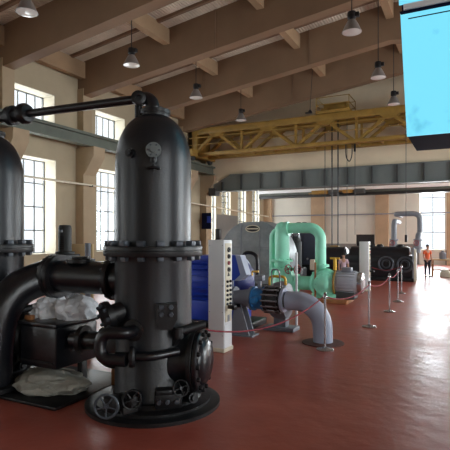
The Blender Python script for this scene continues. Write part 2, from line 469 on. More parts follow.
# ------------------------------------------------------------------ windows
win_n = [0]
def window(axis, pos, a0, a1, z0, z1, cols, rows, glaze, light):
    """axis: wall normal ('Y' = wall runs along Y); pos: glazing plane; light: (direction, strength)"""
    win_n[0] += 1
    root = bpy.data.objects.new('window_%d' % win_n[0], None); COL.objects.link(root)
    root['kind'] = 'structure'
    root.location = (pos, (a0 + a1) / 2, z0) if axis == 'Y' else ((a0 + a1) / 2, pos, z0)
    w = a1 - a0; h = z1 - z0
    def bx(b, u0, u1, v0, v1, t):
        if axis == 'Y': b.bb(-t, t, u0, u1, v0, v1)
        else: b.bb(u0, u1, -t, t, v0, v1)
    b = MB(); F = .05
    bx(b, -w / 2, w / 2, 0, F, .04); bx(b, -w / 2, w / 2, h - F, h, .04)
    bx(b, -w / 2, -w / 2 + F, 0, h, .04); bx(b, w / 2 - F, w / 2, 0, h, .04)
    b.build('window_frame', 'frame', root)
    b = MB()
    for k in range(1, cols):
        u = -w / 2 + w * k / cols; bx(b, u - .02, u + .02, F, h - F, .02)
    for k in range(1, rows):
        v = h * k / rows; bx(b, -w / 2 + F, w / 2 - F, v - .02, v + .02, .02)
    b.build('glazing_bar', 'frame', root)
    b = MB(); bx(b, -w / 2 + F, w / 2 - F, F, h - F, .004)
    b.build('pane', 'glass', root)
    return root
def skylight(name, loc, rot, sx, sy, radiance, col=(1, 1, 1)):
    l = bpy.data.lights.new(name, 'AREA'); l.shape = 'RECTANGLE'; l.size = sx; l.size_y = sy
    l.energy = radiance * PI * sx * sy; l.color = col
    o = bpy.data.objects.new(name, l); COL.objects.link(o); o.location = loc; o.rotation_euler = rot
    return o
def sill(axis, pos, pos2, a0, a1, z0):
    b = MB()
    if axis == 'Y': b.bb(pos, pos2, a0, a1, z0, z0 + .03)
    else: b.bb(a0, a1, pos, pos2, z0, z0 + .03)
RAD = 9.0
day = (0.95, 0.98, 1.0)
def lining(name, axis, p0, p1, a0, a1, z0, z1):
    b = MB(); t = .015
    if axis == 'Y':
        b.bb(p0, p1, a0, a0 + t, z0, z1); b.bb(p0, p1, a1 - t, a1, z0, z1); b.bb(p0, p1, a0, a1, z0, z0 + t); b.bb(p0, p1, a0, a1, z1 - t, z1)
    else:
        b.bb(a0, a0 + t, p0, p1, z0, z1); b.bb(a1 - t, a1, p0, p1, z0, z1); b.bb(a0, a1, p0, p1, z0, z0 + t); b.bb(a0, a1, p0, p1, z1 - t, z1)
    return struct(b.build(name, 'wall_reveal'))
li = 0
def do_window(axis, inner, out, h, cols, rows, rad):
    """inner: wall face, out: +1/-1 outward direction"""
    global li
    li += 1
    dep = .2 if (axis == 'Y' and h[0] > 23) else .58
    pos = inner + out * dep
    window(axis, pos, h[0], h[1], h[2], h[3], cols, rows, 0, None)
    p0, p1 = sorted((inner, inner + out * (dep + .08)))
    lining('trim_%d' % (10 + li), axis, p0, p1, h[0], h[1], h[2], h[3])
    am, zm = (h[0] + h[1]) / 2, (h[2] + h[3]) / 2
    w, hh = h[1] - h[0], h[3] - h[2]
    if axis == 'Y':
        loc = (inner + out * (WT + .12 if dep > .3 else dep + .12), am, zm); rot = (0, -out * -PI / 2, 0)
        rot = (0, PI / 2, 0) if out > 0 else (0, -PI / 2, 0)
        skylight('daylight', loc, rot, hh + .3, w + .3, rad, day)
    else:
        loc = (am, inner + out * (WT + .12), zm)
        rot = (-PI / 2, 0, 0) if out > 0 else (PI / 2, 0, 0)
        skylight('daylight', loc, rot, w + .3, hh + .3, rad, day)
for h in holes_left:
    big = h[3] < 5
    ext = h[0] > 23
    do_window('Y', XL, -1, h, 2 if ext else (4 if big else 5), 5 if ext else (4 if big else 1), RAD)
for h in holes_right: do_window('Y', XR, 1, h, 4, 4 if h[3] < 5 else 1, RAD * (2.0 if h[0] < 8 else 4.5))
for h in back_holes: do_window('X', YB, -1, h, 5, 4, RAD * .5)
for h in end_holes: do_window('X', YE, 1, h, 2, 4, RAD * 3.4)

# ------------------------------------------------------------------ the black pump tanks
TROT = math.atan2(2.973, 4.175)
def make_tank():
    t = thing('pressure_vessel', '', 'tank', (-2.973, 4.175, 0), TROT, 'tall black pressure vessels')
    bp = MB().lathe([(.02, 0), (.70, 0), (.70, .035), (.66, .05), (.6, .05), (.6, .075), (.5, .085), (.47, .12), (.02, .12)], seg=56).build('base_plate', 'black_dull', t)
    MB().lathe([(.39, .1), (.415, .12), (.415, .16), (.4, .19), (.4, 1.5), (.41, 1.55)], seg=56).build('lower_shell', 'black', t)
    dome = [(.395, 1.6), (.395, 2.5)]
    for k in range(1, 13):
        a = PI / 2 * k / 13
        dome.append((.395 * math.cos(a) ** .85, 2.5 + .53 * math.sin(a)))
    dome.append((0.02, 3.03))
    MB().lathe(dome, seg=56).build('upper_shell', 'black', t)
    fl = MB().lathe([(.39, 1.545), (.51, 1.545), (.515, 1.555), (.515, 1.596), (.505, 1.6), (.505, 1.604), (.515, 1.608), (.515, 1.64), (.51, 1.65), (.39, 1.65)], seg=56).build('flange', 'black_dull', t)
    for k in range(16):
        a = 2 * PI * (k + .35) / 16; c, s = math.cos(a) * .465, math.sin(a) * .465
        MB().box((c, s, 1.675), (.075, .075, .055), a, .008).build('bolt', 'bolt', fl)
        MB().box((c, s, 1.525), (.06, .06, .045), a, .006).build('nut', 'bolt', fl)
    # top nozzle and its stub
    MB().lathe([(.14, 2.97), (.15, 3.0), (.15, 3.03), (.16, 3.03), (.16, 3.07), (.02, 3.08)], (.02, 0, 0), seg=28).build('top_nozzle', 'black_dull', t)
    # valve on the dome front
    v = MB().lathe([(.055, 0), (.055, .05), (.075, .05), (.075, .075), (.03, .08), (.03, .1), (.012, .1)], (0, -.375, 2.58), (0, -1, 0), 24).build('gauge_flange', 'girder', t)
    bolt_circle(v, (0, -.45, 2.58), (0, -1, 0), .055, 6, .009, .012)
    vv = MB().cyl((0, -.42, 2.53), (0, -.42, 2.43), .018).lathe([(.03, 0), (.035, .03), (.03, .06)], (0, -.42, 2.46), seg=14).build('drain_valve', 'black_dull', t)
    handwheel(vv, (0, -.43, 2.405), (0, 0, 1), .06, 'black_dull', stem=.04, spokes=4, tube=.011)
    MB().lathe([(.045, 0), (.045, .04), (.028, .04), (.028, .07), (.01, .07)], (-.215, -.325, 2.56), (-.5, -.85, 0), 16).build('plug', 'black_dull', t)
    # small tapped holes and plugs on the lower shell
    # nut boss on the lower shell
    bs = MB().prism([(.065, .85), (.17, .85), (.225, .95), (.225, 1.1), (.02, 1.1), (.02, .95)], -.5, -.3).build('inspection_boss', 'black_dull', t)
    for dx in (.075, .165):
        for dz in (1.02, 1.09):
            MB().hexbolt((dx, -.495, dz - .02), (0, -1, 0), .026, .03).build('bolt', 'bolt', bs)
    # side manhole
    ax = Vector((.94, -.34, 0)).normalized(); o = Vector((0.02, -.06, .48))
    mh = MB().lathe([(.27, .22), (.26, .3), (.255, .42), (.265, .44)], o, ax, 40).build('manhole_neck', 'black', t)
    MB().lathe([(.245, .41), (.315, .41), (.32, .42), (.32, .455), (.315, .46), (.25, .46)], o, ax, 44).build('neck_flange', 'black_dull', mh)
    cv = MB().lathe([(.31, .465), (.32, .475), (.32, .505), (.31, .515), (.245, .52), (.235, .54), (.19, .575), (.1, .6), (.01, .605)], o, ax, 44).build('manhole_cover', 'black_smooth', t)
    bolt_circle(cv, o + ax * .512, ax, .285, 14, .024, .035, 'black_dull')
    dv = MB().cyl((.24, -.43, .82), (.5, -.3, .86), .045).cyl((.24, -.43, .76), (.24, -.43, .86), .05).bar((.26, -.4, .8), (.2, -.33, .68), .06, .05).build('davit_arm', 'black_dull', t)
    # cross pipe in front
    cp = MB().tube(bend([(-.36, -.42, .60), (-.02, -.5, .60), (.24, -.4, .62)], .2, 6), .042, 12).build('cross_pipe', 'black_smooth', t)
    MB().lathe([(.05, -.02), (.1, -.02), (.1, .015), (.085, .03), (.05, .03)], (-.2, -.47, .6), (1, -.1, 0), 20).build('pipe_flange', 'black_dull', cp)
    # elbow at the upper left front with a round flange on the shell
    el = MB().tube(bend([(-.19, -.36, .83), (-.22, -.5, .83), (-.5, -.42, .83), (-.5, -.44, .58), (-.25, -.52, .58)], .1, 6), .06, 14).build('elbow_pipe', 'black_smooth', t)
    MB().lathe([(.02, 0), (.1, 0), (.105, .01), (.105, .04), (.06, .05)], (-.19, -.33, .83), (-.3, -.95, 0), 22).build('pipe_flange', 'black_dull', el)
    # upper left nozzle with angled bolts
    nz = MB().lathe([(.1, 0), (.1, .14), (.15, .14), (.15, .2), (.02, .2)], (-.3, -.2, 1.0), (-.9, -.45, -.25), 22).build('side_nozzle', 'black_dull', t)
    bolt_circle(nz, Vector((-.3, -.2, 1.0)) + Vector((-.9, -.45, -.25)).normalized() * .2, (-.9, -.45, -.25), .12, 8, .02, .03)
    # bottom bracket
    bk = MB().box((.14, -.44, .17), (.26, .14, .14), 0, .015).box((.1, -.47, .26), (.16, .12, .05), 0, .01).build('foot_bracket', 'black_dull', t)
    for dx in (.05, .13, .22):
        MB().hexbolt((dx, -.51, .17), (0, -1, 0), .026, .03).build('bolt', 'bolt', bk)
    MB().lathe([(.05, 0), (.05, .14), (.03, .14), (.03, .17), (.01, .17)], (.33, -.34, .15), (.4, -.9, .2), 16).build('drain_stub', 'black_dull', t)
    handwheel(t, (.26, -.5, .29), (.25, -.9, .3), .075, 'black_dull', spokes=4)
    # valves with handwheels at the left of the foot
    vb = MB().cyl((-.18, -.35, .2), (-.3, -.5, .2), .06).lathe([(.05, 0), (.085, .02), (.095, .08), (.085, .14), (.05, .16)], (-.2, -.45, .1)).box((-.25, -.42, .1), (.16, .2, .1), .4, .02).build('drain_valve', 'black_dull', t)
    handwheel(vb, (-.2, -.56, .22), (.15, -.97, .1), .085, 'black_dull')
    vb = MB().cyl((-.3, -.3, .16), (-.42, -.56, .2), .055).lathe([(.05, 0), (.08, .02), (.09, .08), (.08, .14), (.05, .16)], (-.38, -.5, .1)).build('drain_valve', 'black_dull', t)
    handwheel(vb, (-.425, -.64, .2), (-.12, -.99, .05), .105, 'bolt')
    MB().box((-.26, -.44, .16), (.14, .12, .18), .3, .03).build('valve_chest', 'black_dull', vb)
    return t
tank = make_tank(); tank['label'] = 'large black pressure vessel with domed top nearest the camera, on a round base plate'
tank2 = copy_tree(tank); tank2.location = (-5.42, 4.08, 0); tank2.rotation_euler = (0, 0, TROT + .25)
tank2['label'] = 'second black domed vessel, cut off by the left edge of the photo'

# ------------------------------------------------------------------ pipes that tie the two vessels together
t = thing('overhead_pipe', 'thin black overhead pipe running between the tops of the two black vessels', 'pipe', (-3.05, 4.13, 3.2))
MB().tube([(0, 0, 0), (-2.05, -.05, .03)], .048, 16).build('pipe', 'black_smooth', t)
MB().tube(bend([(-.1, 0, 0), (.06, .02, 0), (.10, .02, -.14)], .1, 8), .072, 16).lathe([(.1, 0), (.1, .04)], (.10, .02, -.15), seg=20).build('elbow', 'black_smooth', t)
eb = MB().lathe([(.03, 0), (.07, 0), (.075, .05), (.055, .06), (.03, .06), (.03, .02)], (-.03, -.07, -.02), (.58, -.8, 0), 20).build('clevis_eye', 'black_dull', t)
MB().cyl((-.06, -.03, -.05), (-.06, -.03, -.3), .04).build('support_leg', 'black_dull', t)
MB().lathe([(.05, 0), (.1, .01), (.125, .05), (.125, .1), (.1, .13), (.085, .15), (.085, .24), (.12, .25), (.12, .33), (.07, .34), (.07, .5)], (-1.68, -.045, .03), (-1, 0, 0), 22).build('union_joint', 'black_dull', t)
MB().tube(bend([(-2.35, -.05, .03), (-2.62, -.05, .03), (-2.62, -.05, -.14)], .12, 8), .07, 14).build('end_elbow', 'black_smooth', t)
t = thing('lifting_eye', 'small dark lifting ring standing on the dome of the left black vessel', 'ring', (-5.19, 3.88, 2.93))
MB().torus((0, 0, .09), (.6, -.8, 0), .065, .012, 20, 8).build('ring', 'black_dull', t)
MB().cyl((0, 0, -.05), (0, 0, .03), .03).build('stem', 'black_dull', t)

t = thing('connecting_main', 'thick black horizontal pipe with bolted flanges ending in a big elbow down', 'pipe', (-3.37, 4.2, 1.28))
MB().tube([(.03, 0, 0), (-.95, -.06, 0)], .185, 28).build('pipe', 'black_smooth', t)
fl = MB().lathe([(.17, 0), (.235, 0), (.24, .01), (.24, .055), (.185, .06)], (-.1, 0, 0), (-1, -.05, 0), 30).build('flange', 'black_dull', t)
bolt_circle(fl, (-.16, 0, 0), (-1, -.05, 0), .212, 12, .02, .035)
fl = MB().lathe([(.17, 0), (.25, 0), (.255, .01), (.255, .06), (.25, .07), (.255, .075), (.255, .12), (.25, .13), (.18, .13)], (-.9, -.055, 0), (-1, -.06, 0), 32).build('flange', 'black_dull', t)
bolt_circle(fl, (-1.03, -.06, 0), (-1, -.06, 0), .22, 12, .022, .035)
MB().tube(bez([(-1.0, -.06, 0), (-1.1, -.12, -.02), (-1.24, -.36, -.14), (-1.32, -.52, -.38), (-1.36, -.58, -.75), (-1.37, -.6, -1.23)], 7), .2, 28).build('elbow', 'black_smooth', t)
MB().lathe([(.19, 0), (.27, 0), (.27, .05), (.2, .06)], (-1.37, -.6, -1.235), seg=30).build('floor_flange', 'black_dull', t)
MB().lathe([(.16, 0), (.16, .04), (.1, .05), (.1, .07)], (-.6, -.04, .165), seg=24).build('top_boss', 'black_dull', t)

t = thing('lower_pipe', 'black flanged pipe running low between the black box and the near vessel', 'pipe', (-3.3, 3.97, .62))
MB().tube([(0.02, .1, 0), (-.58, -.03, 0)], .1, 24).build('pipe', 'black_smooth', t)
fl = MB().ring((-.1, .07, 0), (1, .2, 0), .09, .155, .05, 30).build('flange', 'black_dull', t); bolt_circle(fl, (-.075, .075, 0), (1, .2, 0), .128, 8, .015, .025)
fl = MB().ring((-.2, .05, 0), (1, .2, 0), .09, .15, .05, 30).build('flange', 'black_dull', t)
fl = MB().ring((-.45, -.0, 0), (1, .2, 0), .09, .155, .05, 30).build('flange', 'black_dull', t); bolt_circle(fl, (-.475, -.005, 0), (-1, -.2, 0), .128, 8, .015, .025)
MB().lathe([(.12, -.13), (.19, -.1), (.225, 0), (.19, .1), (.12, .13)], (.0, .0, -.04), (.3, -.95, 0), 32).build('valve_body', 'black', t)

o = MB().bb(-4.71, -3.68, 3.5, 4.75, 0, .035, .01).build('steel_plinth', 'black_dull'); tag(o, 'low dark steel plinth on the floor under the black vessels and pipes', 'plinth')

# box reservoir
t = thing('black_reservoir', 'rectangular black steel box with rounded lid standing under the thick black pipe', 'box', (-4.2, 4.06, .035))
MB().bb(-.28, .28, -.32, .32, .28, .73, .03).build('body', 'black_smooth', t)
MB().bb(-.3, .3, -.34, .34, .73, .775, .015).build('lid', 'black_smooth', t)
for sx in (-.2, .2):
    MB().bb(sx - .03, sx + .03, .1, .2, 0, .3, .01).build('leg', 'black_dull', t)
MB().bb(-.24, .24, -.335, -.315, .34, .36).build('seam', 'black_dull', t)
def crumple(name, label, loc, size, seed, m, group=None):
    b = MB(); rnd = random.Random(seed)
    bmesh.ops.create_icosphere(b.bm, subdivisions=4, radius=1.0)
    from mathutils import noise
    for v in b.bm.verts:
        p = v.co.copy()
        n = noise.fractal(p * 1.3 + Vector((seed * 3.1, 0, 0)), 1.0, 2.0, 4)
        n2 = abs(noise.noise(p * 2.6 + Vector((0, seed, 0))))
        p *= 1 + .26 * n - .22 * n2
        p.z = max(p.z, -.28)
        v.co = Vector((p.x * size[0], p.y * size[1], (p.z + .28) * size[2]))
    o = b.build(name, m, angle=25, loc=loc)
    return tag(o, label, 'sheet', group)
crumple('plastic_sheet', 'crumpled white plastic sheet on the left of the black box lid', (-4.40, 4.12, .81), (.17, .24, .19), 1, 'cloth')
crumple('plastic_sheet', 'bigger crumpled white plastic sheet on the right of the black box lid', (-4.03, 4.16, .81), (.2, .26, .21), 5, 'cloth')
crumple('dust_sheet', 'long dusty pale sheet lying on the plinth underneath the black box', (-4.2, 3.98, .036), (.48, .34, .17), 9, 'cloth_dull')
o = MB().bb(-.07, .03, -.03, .03, 0, .05, .005).build('wood_block', 'wood', loc=(-4.40, 3.83, .81)); tag(o, 'small brown wooden block at the left front edge of the black box lid', 'block')
o = MB().bb(-.035, .035, -.04, .04, 0, .84, .005).build('wood_post', 'wood', loc=(-3.63, 4.36, .035)); tag(o, 'short brown wooden post between the black box and the near vessel', 'post')

# vent motor on top of the thick pipe
t = thing('vertical_motor', 'dark grey upright motor with a louvred side, mounted above the thick black pipe', 'motor', (-5.02, 4.95, 0))
MB().bb(-.15, .15, -.15, .15, 0, 1.5, .02).build('pedestal', 'black_dull', t)
MB().lathe([(.13, 1.5), (.13, 1.53), (.09, 1.54), (.09, 1.86), (.085, 1.88), (.075, 1.9), (.02, 1.905)], seg=32).build('motor_body', 'girder_dark', t)
lv = MB()
for k in range(7): lv.box((.03, -.084, 1.58 + k * .026), (.07, .02, .011), .4)
lv.build('louvre', 'black_dull', t)
MB().bb(-.02, .04, -.1, -.08, 1.8, 1.835).build('nameplate', 'grey', t)
o = MB().bb(-.2, .2, -.03, .03, 0, 1.62, .01).build('tan_board', 'cardboard', loc=(-5.62, 5.9, 0)); tag(o, 'tan upright board standing behind the thick black pipe', 'board'); o.rotation_euler = (0, 0, .35)
t = thing('vent_pipe', 'slim grey upright pipe beside the tan board behind the black pipe', 'pipe', (-5.3, 5.7, 0))
MB().cyl((0, 0, 0), (0, 0, 1.64), .045).build('pipe', 'grey', t); MB().lathe([(.07, 0), (.07, .03), (.045, .05)], seg=16).build('base', 'grey', t)

# ------------------------------------------------------------------ white control pedestals
def make_pedestal(hh):
    t = thing('control_pedestal', '', 'cabinet', (0, 0, 0), 0, 'white control pedestals')
    MB().bb(-.135, .135, -.14, .14, .05, hh, .012).build('body', 'white', t)
    MB().bb(-.15, .15, -.155, .155, 0, .06, .008).build('plinth', 'pale_box', t)
    b = MB()
    for x in (-.11, .11):
        for z in (.25, .6, 1.0, hh - .08): b.lathe([(.008, 0), (.006, .006), (.001, .008)], (x, -.14, z), (0, -1, 0), 8)
    b.build('screw', 'steel', t)
    pn = MB().bb(.135, .142, -.105, .105, .45, hh - .05, .003).build('control_panel', 'pale_box', t)
    z = hh - .15
    for r, m in ((.04, 'black_dull'), (.035, 'black_dull'), (.03, 'red'), (.035, 'black_dull')):
        MB().ring((.148, 0, z), (1, 0, 0), r * .55, r, .03, 20).build('gauge', m, pn); z -= .1
    MB().prism([(-.035, z), (.035, z), (0, z + .06)], .142, .15, 'YZ').build('warning_sign', 'black_dull', pn); z -= .08
    for k in range(6):
        for y in (-.05, .05):
            MB().lathe([(.02, 0), (.02, .02), (.012, .028), (.002, .03)], (.142, y, z), (1, 0, 0), 12).build('push_button', 'black_dull' if k % 2 == 0 else 'bolt', pn)
        z -= .068
    MB().cyl((.14, -.0, z + .02), (.24, -.02, z + .02), .03).box((.25, -.02, z + .02), (.05, .09, .07), 0, .01).build('switch_handle', 'black_dull', pn)
    MB().bb(.142, .147, -.03, .03, z - .2, z - .1).build('label_plate', 'grey', pn)
    MB().bb(.135, .14, -.12, .12, .06, .4).build('lower_cover', 'white', t)
    return t
ped = make_pedestal(1.69); ped.location = (-3.42, 6.55, 0); ped['label'] = 'tall white control pedestal with black buttons, just right of the near black vessel'
ped2 = copy_tree(ped); p = ground(364, 291); ped2.location = (p.x, p.y + .14, 0); ped2.scale = (1.08, 1.08, .93); ped2['label'] = 'far white control pedestal beside the row of rope posts'

# ------------------------------------------------------------------ blue motor, grey casing
t = thing('blue_motor', 'big royal blue electric motor behind the near white control pedestal', 'motor', (-4.44, 8.5, 0))
b = MB().lathe([(.3, -.85), (.4, -.82), (.44, -.75), (.44, .45), (.4, .52)], (0, 0, .86), (1, 0, 0), 40).build('motor_body', 'blue', t)
fb = MB()
for k in range(22):
    a = PI * 2 * k / 22
    fb.box((-.15, math.cos(a) * .455, .86 + math.sin(a) * .455), (1.1, .05, .02), rot=Matrix.Rotation(a - 0, 3, 'X'))
fb.build('cooling_fin', 'blue', t)
MB().lathe([(.4, .5), (.38, .56), (.32, .62), (.2, .66), (.1, .7), (.02, .7)], (0, 0, .86), (1, 0, 0), 36).build('end_bell', 'deep_blue', t)
MB().ring((.47, 0, .86), (1, 0, 0), .42, .46, .08, 36).build('end_ring', 'pipe_grey', t)
MB().bb(-.5, .1, -.3, .3, 1.22, 1.36, .02).build('terminal_box', 'blue', t)
MB().prism([(.1, .94), (.62, .94), (.74, 1.05), (.64, 1.4), (.1, 1.4)], -.62, -.4).build('control_box', 'blue', t)
MB().prism([(.62, .94), (.72, .94), (.86, 1.05), (.74, 1.4), (.64, 1.4), (.74, 1.05)], -.63, -.42).build('box_door', 'pipe_grey', t)
MB().bb(-.8, .5, -.42, .42, .12, .5, .02).build('foot', 'blue', t)
MB().bb(-1.0, .8, -.5, .5, 0, .12, .01).build('base_frame', 'black_dull', t)
MB().tube(bez([(.45, 0, 1.25), (.56, 0, 1.42), (.78, 0, 1.36), (.82, 0, 1.0)], 8), .035, 8).build('cable', 'black_dull', t)
t = thing('blue_gearbox', 'darker blue machine casing glimpsed between the near vessel and the white pedestal', 'gearbox', (-4.75, 7.0, 0))
MB().bb(-.35, .3, -.3, .3, .3, 1.0, .08).build('casing', 'blue', t)
MB().lathe([(.3, -.3), (.34, -.26), (.34, .26), (.3, .3)], (0, 0, 1.0), (1, 0, 0), 32).build('top_housing', 'blue', t)
MB().bb(-.4, .35, -.35, .35, 0, .3, .02).build('base_frame', 'black_dull', t)
for z in (.55, .75): MB().lathe([(.06, 0), (.06, .08), (.03, .1)], (.18, -.3, z), (0, -1, 0), 14).build('pipe_stub', 'steel', t)
MB().lathe([(.1, 0), (.1, .16), (.06, .2), (.02, .2)], (.15, 0, 1.3), seg=18).build('filler_cap', 'mint', t)

t = thing('generator_casing', 'huge rounded grey sheet metal casing with an oval vent, behind the blue motor', 'casing', (atY(256, 240, 14.2).x, 14.3, 0))
poly = []
for k in range(25):
    a = PI * k / 24
    x, z = 1.2 * math.cos(a), 1.05 + 1.2 * math.sin(a)
    poly.append((x, min(z, 2.2 + .03 * math.cos(a))))
poly += [(-1.2, .25), (1.2, .25)]
MB().prism(poly, -.35, .45).build('casing', 'shell', t)
MB().bb(-1.2, 1.2, -.4, .5, 0, .26, .02).build('base_frame', 'girder_dark', t)
MB().bb(-.42, -.39, -.37, -.34, .3, 2.17).bb(.22, .25, -.37, -.34, .3, 2.17).bb(.7, .73, -.37, -.34, .3, 1.95).bb(-1.0, 1.0, -.37, -.34, 1.38, 1.41).build('seam_strip', 'grey', t)
vb = MB().prism([(.23 * math.cos(k * PI / 12) * 1.0 + .0, 1.98 + .1 * math.sin(k * PI / 12)) for k in range(24)], -.375, -.34).build('oval_vent', 'black_dull', t)
MB().tube([(.235 * math.cos(k * PI / 12), -.37, 1.98 + .105 * math.sin(k * PI / 12)) for k in range(24)], .016, 6, closed=True).bb(-.2, .2, -.385, -.37, 1.96, 2.0).build('vent_rim', 'pale_box', vb)

# ------------------------------------------------------------------ grey elbow pipe with its valve and pump
e = ground(323, 343); ex, ey = e.x, e.y
t = thing('discharge_pipe', 'grey elbow pipe bending into the floor with blue valve and black coupling', 'pipe', (ex, ey, 0))
AZ = .66; DX = -.1
MB().tube(bend([(-.52 + DX, 0, AZ), (-.02, 0, AZ), (0.0, 0, 0.0)], .43, 14), .16, 36).build('elbow_pipe', 'pipe_grey', t)
fl = MB().ring((-.58 + DX, 0, AZ), (1, 0, 0), .14, .205, .05, 36).build('pipe_flange', 'pipe_grey', t)
MB().lathe([(.15, 0), (.34, 0), (.34, .012), (.15, .02)], (0, 0, 0.002), seg=36).build('floor_collar', 'rust', t)
cp = MB().ring((-.67 + DX, 0, AZ), (1, 0, 0), .13, .235, .05, 36).ring((-.86 + DX, 0, AZ), (1, 0, 0), .13, .235, .05, 36).build('coupling', 'black_dull', t)
for k in range(14):
    a = 2 * PI * k / 14
    MB().cyl((-.62 + DX, math.cos(a) * .225, AZ + math.sin(a) * .225), (-.92 + DX, math.cos(a) * .225, AZ + math.sin(a) * .225), .017, seg=8).build('tie_rod', 'steel', cp)
MB().cyl((-.6 + DX, 0, AZ), (-.9 + DX, 0, AZ), .212, seg=32).build('bellows', 'black_dull', t)
vb = MB().lathe([(.16, -.11), (.21, -.11), (.21, -.08), (.18, -.07), (.18, .07), (.21, .08), (.21, .11), (.16, .11)], (-1.02 + DX, 0, AZ), (1, 0, 0), 36).lathe([(.06, 0), (.06, .16), (.045, .2), (.02, .2)], (-1.02 + DX, -.12, AZ), (0, -1, 0), 20).build('butterfly_valve', 'valve_blue', t)
MB().bb(-1.05 + DX, -.99 + DX, -.035, .035, AZ + .18, AZ + .32, .01).box((-1.02 + DX, 0, AZ + .36), (.16, .14, .1), 0, .02).build('valve_actuator', 'grey', vb)
MB().tube([(-1.14 + DX, -.05, AZ + .4), (-1.14 + DX, -.05, AZ + .47), (-1.0 + DX, -.1, AZ + .48)], .018, 8).build('valve_lever', 'yellow_bright', vb)
MB().lathe([(.15, 0), (.21, 0), (.21, .04), (.16, .06), (.125, .3), (.12, .34), (.19, .34), (.19, .38), (.1, .38)], (-1.14 + DX, 0, AZ), (-1, 0, 0), 36).build('reducer', 'grey', t)
MB().prism([(-1.65, 0), (-1.26, 0), (-1.44, AZ - .1), (-1.54, AZ - .1)], -.12, -.09).prism([(-1.65, 0), (-1.26, 0), (-1.44, AZ - .1), (-1.54, AZ - .1)], .09, .12).bb(-1.7, -1.2, -.15, .15, 0, .025).bb(-1.55, -1.43, -.12, .12, AZ - .16, AZ - .1).build('support_bracket', 'grey', t)
t2 = thing('booster_pump', 'grey pump casing with yellow lifting handle behind the blue valve', 'pump', (ex - 1.0, ey + .75, 0))
MB().lathe([(.2, -.18), (.32, -.14), (.36, 0), (.32, .14), (.2, .18)], (0, 0, .55), (1, 0, 0), 32).build('volute', 'grey', t2)
MB().bb(-.3, .3, -.18, .18, 0, .07, .01).bb(-.12, .12, -.1, .1, .06, .25, .01).build('base_frame', 'grey', t2)
MB().lathe([(.13, 0), (.13, .2), (.18, .2), (.18, .24), (.05, .24)], (.16, 0, .55), (1, 0, 0), 24).build('suction_flange', 'grey', t2)
MB().tube(bend([(-.2, -.1, .8), (-.2, -.1, 1.0), (.12, -.1, 1.0), (.12, -.1, .8)], .07, 5), .025, 10).build('lifting_handle', 'yellow_bright', t2)
MB().tube(bend([(-.05, -.3, .7), (-.05, -.38, 1.15), (.1, -.38, 1.15), (.1, -.3, .75)], .06, 5), .014, 8).build('conduit', 'steel', t2)
o = MB().cyl((0, 0, 0), (0, 0, .82), .022).build('marker_post', 'white', loc=(ex - .82, ey + 1.1, .58)); tag(o, 'thin white upright rod standing beside the mint green riser', 'rod')
o.location.z = 0.0; o.data.transform(Matrix.Diagonal((1, 1, 1.75, 1)))

# ------------------------------------------------------------------ mint green pipework, pump and its motor
mx, my = -4.70, 12.76
t = thing('mint_pipe_arch', 'mint green pipe arch with thick left riser and flanged joints', 'pipe', (mx, my, 0))
MB().tube(bend([(0, 0, .85), (0, 0, 1.95), (.5, 0, 1.95)], .2, 8)[:-1], .205, 30).lathe([(.205, 0), (.2, .06), (.15, .16), (.05, .21), (.01, .215)], (0, 0, 1.93), seg=28).build('riser', 'mint', t)
MB().tube(bend([(.05, 0, 1.97), (1.10, 0, 1.97), (1.10, 0, .95)], .32, 12), .145, 26).build('arch_pipe', 'mint', t)
MB().tube(bend([(-.33, .12, .3), (-.33, .12, 1.9), (.02, .05, 1.9)], .2, 8), .095, 20).build('side_riser', 'mint', t)
for z in (1.03, .80):
    fl = MB().lathe([(.18, 0), (.295, 0), (.3, .01), (.3, .055), (.2, .06)], (0, 0, z), seg=32).build('flange', 'mint', t); bolt_circle(fl, (0, 0, z + .055), (0, 0, 1), .255, 12, .022, .035, 'mint_dark')
MB().lathe([(.2, .84), (.225, .95), (.2, 1.06)], seg=30).build('valve_section', 'mint_dark', t)
MB().lathe([(.36, .1), (.3, .25), (.22, .7), (.2, .84)], seg=30).build('taper_base', 'mint', t)
MB().prism([(.15, .1), (.5, .1), (.32, .78), (.15, .78)], -.2, .05).build('web_plate', 'mint', t)
MB().bb(-.5, 1.9, -.45, .45, 0, .1, .01).build('base_frame', 'wood', t)
for z in (.92,):
    fl = MB().lathe([(.13, 0), (.23, 0), (.23, .06), (.13, .06)], (1.10, 0, z), seg=26).lathe([(.13, 0), (.23, 0), (.23, .05), (.13, .05)], (1.10, 0, z - .2), seg=26).lathe([(.14, 0), (.16, .08), (.14, .16)], (1.10, 0, z - .16), seg=24).build('flange', 'mint_dark', t); bolt_circle(fl, (1.10, 0, z + .05), (0, 0, 1), .17, 8, .018, .03, 'mint_dark')
MB().box((.93, -.18, .98), (.12, .1, .28), 0, .01).build('junction_box', 'pale_box', t)
vs = MB().cyl((.15, -.14, .84), (.24, -.2, .84), .05).build('valve_stem', 'mint_dark', t)
handwheel(vs, (.26, -.22, .84), (.85, -.5, 0), .12, 'red', stem=.2, spokes=5)
vs = MB().cyl((.18, -.02, .84), (.42, -.12, .84), .04).build('valve_stem', 'mint_dark', t)
handwheel(vs, (.5, -.16, .84), (.85, -.5, 0), .12, 'red', stem=.25, spokes=5)
for x in (.42, .58): MB().lathe([(.07, 0), (.07, .05), (.04, .06)], (x, .2, 2.08), seg=16).build('relief_cap', 'girder_dark', t)
t = thing('mint_pump', 'mint green centrifugal pump with bolted round cover under the arch', 'pump', (mx + 1.22, my, 0))
MB().lathe([(.25, -.2), (.36, -.16), (.41, -.05), (.41, .05), (.36, .16), (.25, .2)], (0, -.05, .48), (.35, -.94, 0), 36).build('volute', 'mint_dark', t)
